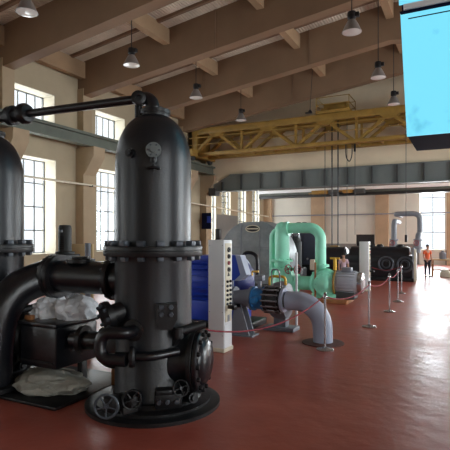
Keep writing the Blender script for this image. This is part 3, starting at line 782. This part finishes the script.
cv = MB().lathe([(.3, 0), (.3, .05), (.2, .07), (.12, .13), (.06, .16), (.01, .16)], (.065, -.23, .48), (.35, -.94, 0), 32).build('cover', 'mint', t)
bolt_circle(cv, (.082, -.275, .48), (.35, -.94, 0), .26, 10, .022, .03, 'mint_dark')
MB().lathe([(.19, 0), (.19, .55), (.25, .55), (.25, .6), (.15, .6)], (-.2, 0, .46), (-1, 0, 0), 28).build('suction_pipe', 'mint', t)
MB().bb(-.3, .35, -.25, .25, .1, .22, .01).bb(-.2, .2, -.15, .15, .2, .32).build('foot', 'mint_dark', t)
MB().torus((.3, -.02, .5), (1, 0, 0), .3, .03, 32, 8).build('coupling_guard', 'yellow', t)
MB().cyl((-.18, -.3, .12), (-.18, -.3, 1.05), .025).build('drain_tube', 'wood', t)
t = thing('pump_motor', 'light grey finned electric motor coupled to the mint green pump', 'motor', (mx + 1.78, my + .02, .1))
MB().lathe([(.12, -.3), (.26, -.28), (.29, -.22), (.29, .3), (.26, .34)], (0, 0, .42), (1, 0, 0), 32).build('motor_body', 'motor_grey', t)
fb = MB()
for k in range(20):
    a = 2 * PI * k / 20; fb.box((.02, math.cos(a) * .3, .42 + math.sin(a) * .3), (.48, .035, .012), rot=Matrix.Rotation(a, 3, 'X'))
fb.build('cooling_fin', 'motor_grey', t)
MB().lathe([(.28, .33), (.29, .36), (.27, .44), (.15, .48), (.01, .48)], (0, 0, .42), (1, 0, 0), 32).build('fan_cover', 'chrome', t)
MB().bb(-.24, .26, -.25, .25, 0, .18, .02).build('foot', 'girder_dark', t)
MB().bb(-.1, .15, -.12, .12, .7, .82, .01).build('terminal_box', 'grey', t)

# ------------------------------------------------------------------ rope posts
posts = [(325, 350), (369, 327), (389.5, 312), (398, 302), (401.5, 293.5)]
plab = ['nearest steel rope post in front of the grey elbow pipe', 'second steel rope post from the camera, in line with the far white pedestal', 'third steel rope post from the camera, on the open red floor', 'fourth steel rope post from the camera, close before the last one', 'farthest steel rope post, in front of the black engine']
ptop = []
def make_post():
    t = thing('rope_post', '', 'post', (0, 0, 0), 0, 'steel rope barrier posts')
    MB().lathe([(.13, 0), (.135, .012), (.12, .022), (.05, .035), (.03, .05), (.01, .05)], seg=28).build('base', 'chrome', t)
    MB().cyl((0, 0, .04), (0, 0, .84), .016, seg=16).build('pole', 'chrome', t)
    MB().lathe([(.02, .79), (.032, .8), (.032, .83), (.022, .845), (.026, .865), (.015, .885), (.002, .888)], seg=16).build('cap', 'chrome', t)
    return t
pp = make_post()
for i, (px, py) in enumerate(posts):
    g = ground(px, py); o = pp if i == 0 else copy_tree(pp)
    o.location = (g.x, g.y, 0); o['label'] = plab[i]; ptop.append(Vector((g.x, g.y, .81)))
def rope(p0, p1, sag, label, r=.010):
    pts = []
    for k in range(17):
        s = k / 16; p = p0.lerp(p1, s); p.z -= sag * 4 * s * (1 - s); pts.append(p)
    o = Vector(pts[0]); b = MB().tube([p - o for p in pts], r, 8).build('barrier_rope', 'rope', loc=o)
    tag(b, label, 'rope', 'red barrier ropes')
rope(ptop[0] + Vector((-.03, 0, 0)), Vector((-2.63, 4.42, .77)), .22, 'red rope sagging from the nearest post past the white pedestal to the black vessel')
rope(ptop[0] + Vector((.03, .02, 0)), ptop[1] + Vector((0, -.03, 0)), .12, 'red rope between the nearest and second rope posts')
rope(ptop[1] + Vector((0, .03, 0)), ptop[2] + Vector((0, -.03, 0)), .1, 'red rope between the second and third rope posts')
rope(ptop[2] + Vector((0, .03, 0)), ptop[3] + Vector((0, -.03, 0)), .07, 'red rope between the third and fourth rope posts')
rope(ptop[3] + Vector((0, .03, 0)), ptop[4] + Vector((0, -.03, 0)), .06, 'red rope between the fourth and farthest rope posts')
rope(ptop[4] + Vector((-.03, 0, 0)), Vector((ped2.location.x + .2, ped2.location.y + .1, .75)), .1, 'red rope running from the farthest post back to the far white pedestal')

# ------------------------------------------------------------------ pendant lamps
def make_lamp():
    t = thing('pendant_lamp', '', 'lamp', (0, 0, 0), 0, 'industrial pendant lamps')
    MB().cyl((0, 0, .3), (0, 0, 2.0), .012, seg=8).build('suspension_rod', 'black_dull', t)
    MB().lathe([(.03, .32), (.09, .3), (.1, .27), (.1, .16), (.07, .13), (.07, .1)], seg=20).box((.12, 0, .22), (.1, .1, .1), 0, .01).build('ballast_housing', 'black_dull', t)
    MB().lathe([(.07, .12), (.1, .09), (.15, .0), (.2, -.11), (.225, -.16), (.22, -.16), (.195, -.11), (.145, 0), (.095, .085), (.06, .11)], seg=28, caps=False).build('reflector', 'lamp_glass', t)
    MB().lathe([(.21, -.155), (.21, -.165), (.1, -.185), (.01, -.19)], seg=24).build('lens', 'bulb', t)
    return t
lamps = [(-8.2, 7.03, 6.55, 'nearest pendant lamp, at the top left corner'), (-8.2, 10.5, 6.55, 'pendant lamp hanging above the near black vessel, second of the left row'), (-8.2, 13.95, 6.55, 'pendant lamp just right of the near vessel dome, third of the left row'), (-8.2, 17.5, 6.55, 'farthest pendant lamp of the left row, over the yellow crane'),
         (-2.4, 11.07, 6.55, 'large pendant lamp under the roof ridge left of the blue box'), (-2.4, 14.6, 6.55, 'middle pendant lamp of the ridge row beside the blue box'), (-2.4, 17.8, 6.55, 'farthest pendant lamp of the ridge row, over the crane top')]
L0 = make_lamp()
for i, (x, y, z, lab) in enumerate(lamps):
    o = L0 if i == 0 else copy_tree(L0)
    o.location = (x, y, z); o['label'] = lab
    top = zb(x) + BD - z
    s = MB().cyl((0, 0, .3), (0, 0, top - .02), .012, seg=8)
    for ch in kids(o):
        if ch.name.startswith('suspension_rod'):
            tmp = s.build('suspension_rod', 'black_dull'); ch.data = tmp.data; bpy.data.objects.remove(tmp)
t = thing('hanging_hook', 'small dark pendant on a thin cable in front of the header wall', 'hook', tuple(atY(310, 112, 19.4)))
MB().cyl((0, 0, .1), (.12, 0, 2.0), .012, seg=6).build('cable', 'black_dull', t); MB().lathe([(.02, .1), (.09, 0), (.09, -.05), (.02, -.06)], seg=12).box((-.1, 0, -.03), (.2, .08, .06), 0, .01).build('hook_block', 'black_dull', t)

# ------------------------------------------------------------------ yellow travelling crane
CYY = 21.5; ZT, ZB = 7.12, 5.74
t = thing('travelling_crane', 'ochre yellow lattice overhead crane spanning the hall on the wall rails', 'crane', (0, CYY, 0))
x0, x1 = XL + .5, XR - .45
for dy, nm in ((-.55, 'lattice_girder'), (.55, 'lattice_girder')):
    g = MB().bb(x0, x1, dy - .12, dy + .12, ZT - .3, ZT, .01).build('top_chord', 'yellow', t)
    MB().bb(x0, x1, dy - .14, dy + .14, ZB, ZB + .16, .01).build('bottom_chord', 'yellow', t)
    n = 7; L = 2.72
    for k in range(n):
        a, b_ = x0 + k * L, x0 + (k + 1) * L; m_ = (a + b_) / 2
        MB().bar((a + .1, dy, ZB + .12), (m_, dy, ZT - .25), .19, .12).build('diagonal', 'yellow', t)
        MB().bar((m_, dy, ZT - .25), (b_ - .1, dy, ZB + .12), .19, .12).build('diagonal', 'yellow', t)
        if k: MB().bar((a, dy, ZB + .1), (a, dy, ZT - .2), .12, .1).build('strut', 'yellow', t)
        MB().prism([(m_ - .42, ZT - .3), (m_ + .42, ZT - .3), (m_ + .14, ZT - .5), (m_ - .14, ZT - .5)], dy - .13, dy + .13).build('gusset', 'yellow', t)
b = MB()
for k in range(21):
    xx = x0 + (x1 - x0) * k / 20; b.bar((xx, -.5, ZB + .08), (xx, .5, ZB + .08), .07, .07)
b.bb(x0, x1, -.9, -.86, ZB + .85, ZB + .89).bb(x0, x1, -.9, -.86, ZB + .5, ZB + .53)
b.build('cross_tie', 'yellow', t)
for xx in (XL + .68, XR - .68):
    et = MB().bb(xx - .18, xx + .18, -1.2, 1.2, ZB - .04, ZB + .3, .02).bb(xx - .14, xx + .14, -.7, .7, ZB + .3, ZT - .1, .01).build('end_truck', 'yellow', t)
    for yy in (-.9, .9): MB().cyl((xx - .07, yy, ZB - .06), (xx + .07, yy, ZB - .06), .17, seg=20).build('wheel', 'girder_dark', et)
tx = atY(336, 110, CYY).x
t = thing('crane_trolley', 'hoist trolley with a railing and long hanging cables, riding on the yellow crane', 'hoist', (tx, CYY, ZT))
MB().bb(-.75, .75, -.7, .7, .02, .16, .01).build('platform', 'yellow', t)
MB().lathe([(.1, -.55), (.22, -.5), (.22, .5), (.1, .55)], (0, 0, .4), (1, 0, 0), 22).box((.0, .25, .3), (1.1, .3, .3), 0, .04).box((-.45, -.2, .25), (.3, .3, .2), 0, .03).build('hoist_drum', 'yellow', t)
b = MB()
for sx in (-.72, .72):
    for sy in (-.65, .65): b.bar((sx, sy, .1), (sx, sy, .74), .03)
for zz in (.73, .42):
    for sy in (-.65, .65): b.bar((-.72, sy, zz), (.72, sy, zz), .03)
    for sx in (-.72, .72): b.bar((sx, -.65, zz), (sx, .65, zz), .03)
b.build('railing', 'yellow', t)
for px, bot, r in ((332, 1.2, .03), (338, 1.0, .03), (325, 1.9, .016), (347, 1.5, .012), (355, 1.8, .012)):
    xx = atY(px, 110, CYY - .1).x - tx
    MB().cyl((xx, -.1, .05), (xx, -.1, bot - ZT), r, seg=8).build('hoist_cable', 'black_dull', t)
hk = MB().box((atY(335, 110, CYY).x - tx, -.1, 1.15 - ZT), (.4, .2, .35), 0, .04).torus((atY(335, 110, CYY).x - tx, -.1, .85 - ZT), (0, 1, 0), .12, .03, 20, 8).build('hook_block', 'yellow', t)
xx = atY(348, 150, CYY - .3).x - tx
MB().tube(bez([(xx - .1, -.3, ZB - ZT + .1), (xx - .08, -.3, ZB - ZT - .5), (xx + .06, -.3, ZB - ZT - .72), (xx + .17, -.3, ZB - ZT - .45), (xx + .18, -.3, ZB - ZT + .1)], 6), .025, 8).bb(xx + .25, xx + .33, -.34, -.26, ZB - ZT - .32, ZB - ZT + .1).build('cable_loop', 'black_dull', t)
xx = atY(408, 160, CYY).x
o = MB().cyl((0, 0, 0), (0, 0, 6.0 - 1.6), .012, seg=6).box((0, 0, -.1), (.1, .08, .3), 0, .01).build('pendant_control', 'black_dull', loc=(xx, CYY - .7, 1.75)); tag(o, 'thin control cable hanging from the yellow crane at the right, below the blue box', 'cable')

# second crane under the extension ceiling
t = thing('bridge_crane', 'low grey bridge crane beam in the far bay beyond the header girder', 'crane', (0, 29.5, 0))
MB().bb(-12.4, XR - .3, -.2, .2, 4.36, 4.95, .01).build('box_girder', 'rail', t)
MB().bb(-12.4, XR - .3, -.26, .26, 4.2, 4.37, .01).build('bottom_flange', 'black_dull', t)
MB().bb(-12.4, XR - .3, -.5, -.24, 4.5, 4.68, .01).build('power_rail', 'white', t)
hu = MB().box((-8.2, -.6, 4.42), (1.0, .3, .22), 0, .03).box((-6.5, -.62, 4.42), (.6, .3, .2), 0, .05).bar((-8.9, -.62, 4.36), (-5.7, -.62, 4.5), .06, .06).build('hoist_unit', 'yellow', t)
for hx in (-7.35, -5.8): MB().box((hx, -.61, 4.41), (.6, .32, .27), 0, .03).build('hoist_motor', 'girder_dark', hu)

# wall service pipes
t = thing('wall_pipe', 'slim pale service pipe running along the left wall across the windows', 'pipe', (XL + .5, 0, 3.65))
MB().tube([(0, YB + .1, .05), (0, 15, -.03), (0, 21, -.24), (0, YH + 8.4, -.55)], .035, 10).build('pipe', 'pale_box', t)
for y in BEAMS[:6]: MB().bar((-.1, y, -.05), (.05, y, -.05), .04, .06).build('clip', 'girder_dark', t)
t = thing('wall_pipe', 'slim grey service pipe running across the end wall under the far crane', 'pipe', (0, YE - .36, 3.14))
MB().tube([(XL + .7, 0, 0), (XR - .2, 0, 0)], .04, 10).build('pipe', 'grey', t)
for x in (-9.1, -4.97, -.85): MB().bar((x, .08, 0), (x, -.03, 0), .05, .06).build('clip', 'girder_dark', t)

# ------------------------------------------------------------------ blue box high on the right
t = thing('cyan_panel_box', 'bright cyan box with added glow hanging at the top right corner', 'box', (-.82, 7.44, 0))
ZL = 3.2
b = MB(); W_ = 2.3
def quadbox(b, xl0, xl1, xr, y0, y1, z0, z1):
    P = [(xl0, y0, z0), (xr, y0, z0), (xr, y0, z1), (xl1, y0, z1), (xl0, y1, z0), (xr, y1, z0), (xr, y1, z1), (xl1, y1, z1)]
    v = [b.bm.verts.new(p) for p in P]
    for f_ in ((0, 1, 2, 3), (7, 6, 5, 4), (0, 4, 5, 1), (1, 5, 6, 2), (2, 6, 7, 3), (3, 7, 4, 0)): b.bm.faces.new([v[i] for i in f_])
    return b
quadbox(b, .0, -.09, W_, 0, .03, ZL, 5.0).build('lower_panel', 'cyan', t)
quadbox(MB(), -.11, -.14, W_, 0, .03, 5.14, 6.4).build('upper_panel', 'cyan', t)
quadbox(MB(), .01, -.13, W_ - .01, .031, 1.35, ZL - .0, 6.4).build('housing', 'underside', t)
quadbox(MB(), -.04, -.045, W_, -.05, .02, 5.03, 5.11).build('joint_bar', 'white', t)
quadbox(MB(), -.08, -.1, W_, -.02, .02, 4.985, 5.03).build('joint_strip', 'underside', t)
quadbox(MB(), .02, .018, W_, -.006, .004, 4.9, 4.915).build('panel_seam', 'underside', t)
MB().cyl((.3, .7, 6.4), (.3, .7, zd(-.5) + .05), .03).build('hanger_rod', 'black_dull', t)
MB().cyl((1.9, .7, 6.4), (1.9, .7, zd(1.1) + .05), .03).build('hanger_rod', 'black_dull', t)

# ------------------------------------------------------------------ black engine at the far end
EY = 19.6
t = thing('black_engine', 'long low black engine with two round wheels standing at the far end of the floor', 'engine', (0, EY, 0))
ex0, ex1 = -6.4, -1.95
MB().lathe([(.3, 0), (.5, .05), (.52, .15), (.52, 1.7), (.45, 1.75)], (-6.3, .5, .78), (1, 0, 0), 32).build('cylinder_casing', 'black', t)
MB().bb(-4.75, ex1, 0, 1.1, .12, 1.0, .08).lathe([(.5, 0), (.56, .05), (.56, 2.2), (.5, 2.3)], (-4.4, .55, .78), (1, 0, 0), 32).build('engine_block', 'black', t)
MB().bb(-6.5, ex1 + .05, -.1, 1.2, 0, .14, .02).build('bed_plate', 'black_dull', t)
for px in (386, 405):
    p = atY(px, 264, EY - .1)
    MB().cyl((p.x, .02, .66), (p.x, -.1, .66), .1, seg=20).build('hub', 'black_dull', t)
    MB().torus((p.x, -.09, .66), (0, 1, 0), .27, .04, 32, 8).torus((p.x, -.06, .66), (0, 1, 0), .15, .03, 28, 8).build('wheel', 'bolt', t)
for px in (372, 380, 400):
    p = atY(px, 250, EY + .5); MB().lathe([(.12, 1.2), (.14, 1.25), (.14, 1.36), (.08, 1.42), (.02, 1.42)], (p.x, .5, 0), seg=18).build('rocker_cover', 'black_dull', t)
MB().bb(ex1 - .02, ex1 + .06, .0, 1.1, .1, 1.3, .03).build('end_plate', 'grey', t)
MB().bb(ex1 + .06, ex1 + .14, -.2, -.1, 0, 1.25, .01).build('gauge_stand', 'pale_box', t)
t = thing('exhaust_pipe', 'dark grey inverted U pipe with red valves rising from the black engine', 'pipe', (0, EY + .55, 0))
pa = atY(394, 240, EY + .55).x; pb = atY(418, 240, EY + .55).x
MB().tube(bend([(pa, 0, 1.25), (pa, 0, 2.34), (pa, 1.4, 2.34)], .2, 6), .105, 16).build('left_pipe', 'grey', t)
MB().tube(bend([(pa - .05, 2.6, 2.66), (pa - .05, .8, 2.66), (pb, .8, 2.66), (pb, .8, 1.8), (pb, 0, 1.8), (pb, 0, 1.1)], .25, 8), .105, 16).build('right_pipe', 'grey', t)
for xx in (pa, pb):
    MB().lathe([(.1, 0), (.17, 0), (.17, .05), (.12, .08), (.12, .3), (.17, .33), (.17, .38), (.1, .38)], (xx, 0, 1.25), seg=20).build('valve_body', 'grey', t)
    handwheel(t, (xx - .04, -.24, 1.48), (0, -1, 0), .09, 'red', stem=.16, spokes=4, tube=.016)
# machinery behind the mint arch
p = atY(306, 244, 16.6)
t = thing('switchgear_cabinet', 'dark slate equipment cabinet seen through the mint green arch', 'cabinet', (p.x, 16.6, 0))
MB().bb(-.42, .42, -.3, .3, .75, 1.85, .03).build('body', 'navy', t); MB().bb(-.36, .36, -.25, .25, 0, .75, .02).build('stand', 'black_dull', t)
MB().bb(-.38, -.36, -.31, -.3, .8, 1.8).bb(-.02, .0, -.31, -.3, .8, 1.8).build('door_seam', 'black_dull', t); MB().lathe([(.04, 0), (.04, .03)], (.15, -.3, .95), (0, -1, 0), 12).build('knob', 'chrome', t)
t = thing('air_compressor', 'dark compressor with silver cylinders behind the mint green riser', 'compressor', (atY(294, 250, 15.6).x, 15.6, 0))
MB().bb(-.35, .35, -.35, .35, .0, .7, .05).build('crankcase', 'black_dull', t)
for dx in (-.17, .12): MB().lathe([(.15, .7), (.15, 1.55), (.11, 1.6), (.11, 1.75), (.02, 1.8)], (dx, 0, 0), seg=22).build('cylinder', 'girder_dark', t)
MB().cyl((-.02, -.25, 1.3), (.1, -.3, 1.05), .06, seg=14).build('air_filter', 'chrome', t)
MB().tube(bend([(-.2, -.1, 1.7), (-.2, -.1, 2.0), (.2, -.1, 2.0), (.2, -.1, 1.7)], .1, 6), .03, 10).build('air_pipe', 'steel', t)
MB().lathe([(.05, 0), (.05, .1), (.09, .11), (.09, .16)], (-.05, -.12, 1.82), (0, -1, 0), 14).lathe([(.05, 0), (.05, .1), (.09, .11), (.09, .16)], (.16, -.12, 1.82), (0, -1, 0), 14).build('pressure_gauge', 'chrome', t)
p = atY(335, 262, 15.0)
t = thing('yellow_valve', 'yellow upright valve spindle with a crossbar behind the grey pump motor', 'valve', (p.x, 15.0, 0))
MB().lathe([(.14, 0), (.14, .06), (.07, .1), (.06, .6), (.09, .62), (.09, .68)], seg=18).build('valve_body', 'black_dull', t); MB().cyl((0, 0, .66), (0, 0, 1.05), .055).build('spindle', 'yellow_bright', t); MB().bar((-.15, 0, 1.05), (.15, 0, 1.05), .06, .06).build('crossbar', 'yellow_bright', t)

# small wall boxes and the dark board on the left wall
t = thing('wall_board', 'dark blue square board fixed before the far left window', 'board', (XL + .45, 23.3, 3.0))
p0, p1 = atY(202, 213, 22.3), atY(211, 229, 22.3)
t.location = ((p0.x + p1.x) / 2, 22.3, (p0.z + p1.z) / 2)
MB().bb(-(p1.x - p0.x) / 2, (p1.x - p0.x) / 2, -.04, .04, -(p0.z - p1.z) / 2, (p0.z - p1.z) / 2, .01).build('panel', 'underside', t)
MB().bb(-.03, .03, .04, .3, -.1, .1).build('bracket', 'girder_dark', t); MB().bb(.05, .3, -.045, -.04, -.1, .25).build('picture_area', 'blue', t)
p0 = atY(218.5, 234.5, 21.9)
t = thing('loudspeaker_column', 'small black upright box on a thin stand behind the near white pedestal', 'box', (p0.x, 21.9, 0))
MB().bb(-.13, .13, -.12, .12, 1.55, 2.12, .02).build('case', 'black_dull', t); MB().cyl((0, 0, 0), (0, 0, 1.56), .04).lathe([(.2, 0), (.2, .03), (.04, .05)], seg=18).build('stand', 'black_dull', t)

# workbench clutter at the far right
p = ground(441, 277)
t = thing('workbench', 'tan workbench with parts on it at the far right by the bright window', 'table', (p.x, p.y + .3, 0))
MB().bb(-.4, 1.3, -.3, .3, .7, .76, .01).build('top', 'cardboard', t)
for sx in (-.35, 1.25):
    for sy in (-.25, .25): MB().bb(sx - .03, sx + .03, sy - .03, sy + .03, 0, .7).build('leg', 'wood', t)
MB().bb(-.35, 1.25, -.02, .02, .25, .31).build('stretcher', 'wood', t)
o = MB().bb(-.25, .3, -.2, .2, 0, .22, .03).bb(-.2, .1, -.15, .15, .22, .3, .02).build('pale_crate', 'pale_box', loc=(p.x + .2, p.y + .1, 0)); tag(o, 'pale crate on the floor under the tan workbench', 'crate')
o = MB().lathe([(.12, 0), (.14, .05), (.14, .25), (.06, .3), (.06, .36), (.02, .36)], seg=20).build('oil_can', 'grey', loc=(p.x + .05, p.y + .3, .76)); tag(o, 'grey can on the left of the tan workbench top', 'can')
o = MB().bb(-.2, .2, -.15, .15, 0, .2, .02).bb(-.05, .05, -.05, .05, .2, .35).build('tool_box', 'red', loc=(p.x + .55, p.y + .3, .76)); tag(o, 'muted red toolbox on the right of the tan workbench top', 'toolbox')

# ------------------------------------------------------------------ visitors
def skin_body(name, chain, edges, radii, m, parent=None, sub=2):
    me = bpy.data.meshes.new(name); me.from_pydata([Vector(c) for c in chain], edges, []); me.update()
    o = bpy.data.objects.new(name, me); COL.objects.link(o)
    sk = o.modifiers.new('skin', 'SKIN'); 
    if not me.skin_vertices: 
        bm = bmesh.new(); bm.from_mesh(me); bm.verts.layers.skin.verify(); bm.to_mesh(me); bm.free()
    for i, v in enumerate(me.skin_vertices[0].data):
        v.radius = radii[i] if isinstance(radii[i], tuple) else (radii[i], radii[i])
        v.use_root = (i == 0)
    ss = o.modifiers.new('sub', 'SUBSURF'); ss.levels = sub; ss.render_levels = sub
    dg = bpy.context.evaluated_depsgraph_get(); ev = o.evaluated_get(dg)
    m2 = bpy.data.meshes.new_from_object(ev); m2.materials.clear(); m2.materials.append(M[m])
    for p in m2.polygons: p.use_smooth = True
    bpy.data.objects.remove(o); o = bpy.data.objects.new(name, m2); COL.objects.link(o)
    if parent: o.parent = parent
    return o
def person(label, loc, rotz, hgt, shirt, trousers, shorts=False, sleeves='short'):
    """figure of height 1.0 scaled to hgt; faces -Y"""
    t = thing('person', label, 'person', loc, rotz)
    s = hgt
    V = [(0, 0, .52), (0, .005, .62), (0, .01, .74), (0, .008, .815), (0, 0, .86), (0, -.012, .90), (0, -.012, .955),   # pelvis..head 0-6
         (.05, 0, .49), (.062, -.008, .29), (.065, .012, .06), (.068, -.06, .022),      # right leg 7-10
         (-.05, 0, .49), (-.062, .0, .29), (-.065, .015, .06), (-.068, -.055, .022),    # left leg 11-14
         (.09, .01, .80), (.128, .015, .64), (.125, -.04, .51), (.123, -.06, .465),     # right arm 15-18
         (-.09, .01, .80), (-.128, .015, .64), (-.118, -.09, .54), (-.10, -.13, .52)]   # left arm 19-22
    E = [(0, 1), (1, 2), (2, 3), (3, 4), (4, 5), (5, 6), (0, 7), (7, 8), (8, 9), (9, 10), (0, 11), (11, 12), (12, 13), (13, 14), (3, 15), (15, 16), (16, 17), (17, 18), (3, 19), (19, 20), (20, 21), (21, 22)]
    R = [(.07, .055), (.065, .05), (.078, .055), (.06, .045), .028, (.042, .05), (.04, .05), .05, .034, .022, .02, .05, .034, .022, .02, .034, .026, .02, .016, .034, .026, .02, .016]
    skin_body('body', [Vector(v) * s for v in V], E, [tuple(c * s for c in r) if isinstance(r, tuple) else r * s for r in R], 'skin', t)
    # face and hands
    b = MB()
    for sx in (-.017, .017): b.lathe([(.006 * s, 0), (.004 * s, .004 * s), (.0005, .005 * s)], (sx * s, -.055 * s, .938 * s), (0, -1, 0), 8)
    b.build('eyes', 'hair', t)
    b = MB().cyl((0, -.053 * s, .936 * s), (0, -.068 * s, .922 * s), .004 * s, .008 * s, 8).bb(-.012 * s, .012 * s, -.06 * s, -.052 * s, .902 * s, .905 * s)
    for sx in (-.043, .043): b.lathe([(.012 * s, 0), (.014 * s, .005 * s), (.008 * s, .009 * s)], (sx * s, -.008 * s, .93 * s), (sx, 0, 0), 10)
    b.build('face', 'skin', t)
    for hx, hy, hz in ((.123, -.065, .455), (-.097, -.14, .512)):
        b = MB()
        for k in range(4): b.tube([(hx * s + (k - 1.5) * .009 * s, hy * s, hz * s), (hx * s + (k - 1.5) * .01 * s, (hy - .012) * s, (hz - .028) * s), (hx * s + (k - 1.5) * .01 * s, (hy - .012) * s, (hz - .048 + abs(k - 1.4) * .005) * s)], .005 * s, 6)
        b.tube([(hx * s, hy * s, hz * s), (hx * s, (hy - .025) * s, (hz - .015) * s), (hx * s, (hy - .03) * s, (hz - .03) * s)], .0055 * s, 6)
        b.build('hand', 'skin', t)
    b = MB(); bmesh.ops.create_uvsphere(b.bm, u_segments=20, v_segments=12, radius=1)
    for v in b.bm.verts:
        c = v.co.copy()
        if c.y < -.45 and c.z < .45: c *= .8
        v.co = Vector((c.x * .048 * s, c.y * .056 * s + .002 * s, c.z * .048 * s + .962 * s))
    bmesh.ops.delete(b.bm, geom=[v for v in b.bm.verts if v.co.z < .925 * s], context='VERTS')
    b.build('hair', 'hair', t)
    R2 = [(.078, .062), (.074, .058), (.088, .063), (.068, .052), .036]
    V2 = [(0, 0, .50), (0, .005, .62), (0, .01, .74), (0, .008, .815), (0, .002, .838), (.09, .01, .80), (.12, .014, .70), (-.09, .01, .80), (-.12, .014, .70)]
    skin_body('shirt', [Vector(v) * s for v in V2], [(0, 1), (1, 2), (2, 3), (3, 4), (3, 5), (5, 6), (3, 7), (7, 8)], [tuple(c * s for c in r) if isinstance(r, tuple) else r * s for r in R2 + [.044, .036, .044, .036]], shirt, t)
    V3 = [(0, 0, .515), (.05, 0, .485), (.062, -.006, .29), (.065, .012, .055), (-.05, 0, .485), (-.062, .0, .29), (-.065, .015, .055)]
    skin_body('trousers', [Vector(v) * s for v in V3], [(0, 1), (1, 2), (2, 3), (0, 4), (4, 5), (5, 6)], [tuple(c * s for c in r) if isinstance(r, tuple) else r * s for r in [(.076, .06), .058, .042, .03, .058, .042, .03]], trousers, t)
    for sx in (.068, -.068):
        MB().box((sx * s, -.03 * s, .016 * s), (.046 * s, .13 * s, .032 * s), 0, .01 * s).build('shoe', 'black_dull', t)
    return t
g = ground(427, 277)
person('person in an orange top and dark trousers standing beside the black engine', (g.x + .02, g.y, 0), .6, 1.38, 'orange', 'trousers')
p = atY(343.5, 262, 15.6)
person('person in a pale lilac shirt standing behind the grey pump motor', (p.x, 15.6, 0), .3, 1.2, 'lilac', 'trousers')


# ------------------------------------------------------------------ world, camera, final size
w = bpy.data.worlds.new('overcast_sky'); SC.world = w; w.use_nodes = True
bg = w.node_tree.nodes['Background']; bg.inputs['Color'].default_value = (0.9, 0.95, 1.0, 1); bg.inputs['Strength'].default_value = 1.5
cam = bpy.data.cameras.new('camera'); co = bpy.data.objects.new('camera', cam); COL.objects.link(co)
co.location = (0, 0, H); co.rotation_euler = (PI / 2, 0, YAW)
cam.sensor_width = 36; cam.lens = FPX / 450 * 36; cam.shift_y = 11 / 450.0
cam.clip_start = .05; cam.clip_end = 500
SC.camera = co
bpy.context.view_layer.update()
for o in list(bpy.data.objects):
    if o.parent is None:
        o.location = o.location * SIZE
        if o.type in ('MESH', 'EMPTY'): o.scale = [s * SIZE for s in o.scale]
        elif o.type == 'LIGHT':
            o.data.energy *= SIZE ** 2
            if o.data.type == 'AREA': o.data.size *= SIZE; o.data.size_y *= SIZE
            else: o.data.shadow_soft_size *= SIZE
SC.view_settings.view_transform = 'Standard'; SC.view_settings.look = 'None'
SC.view_settings.gamma = 1.0; SC.view_settings.use_curve_mapping = False
SC.view_settings.exposure = 0.18
SC.cycles.max_bounces = 8; SC.cycles.diffuse_bounces = 5; SC.cycles.glossy_bounces = 4; SC.cycles.transparent_max_bounces = 12
SC.cycles.use_denoising = True
SC.cycles.sample_clamp_indirect = 6.0
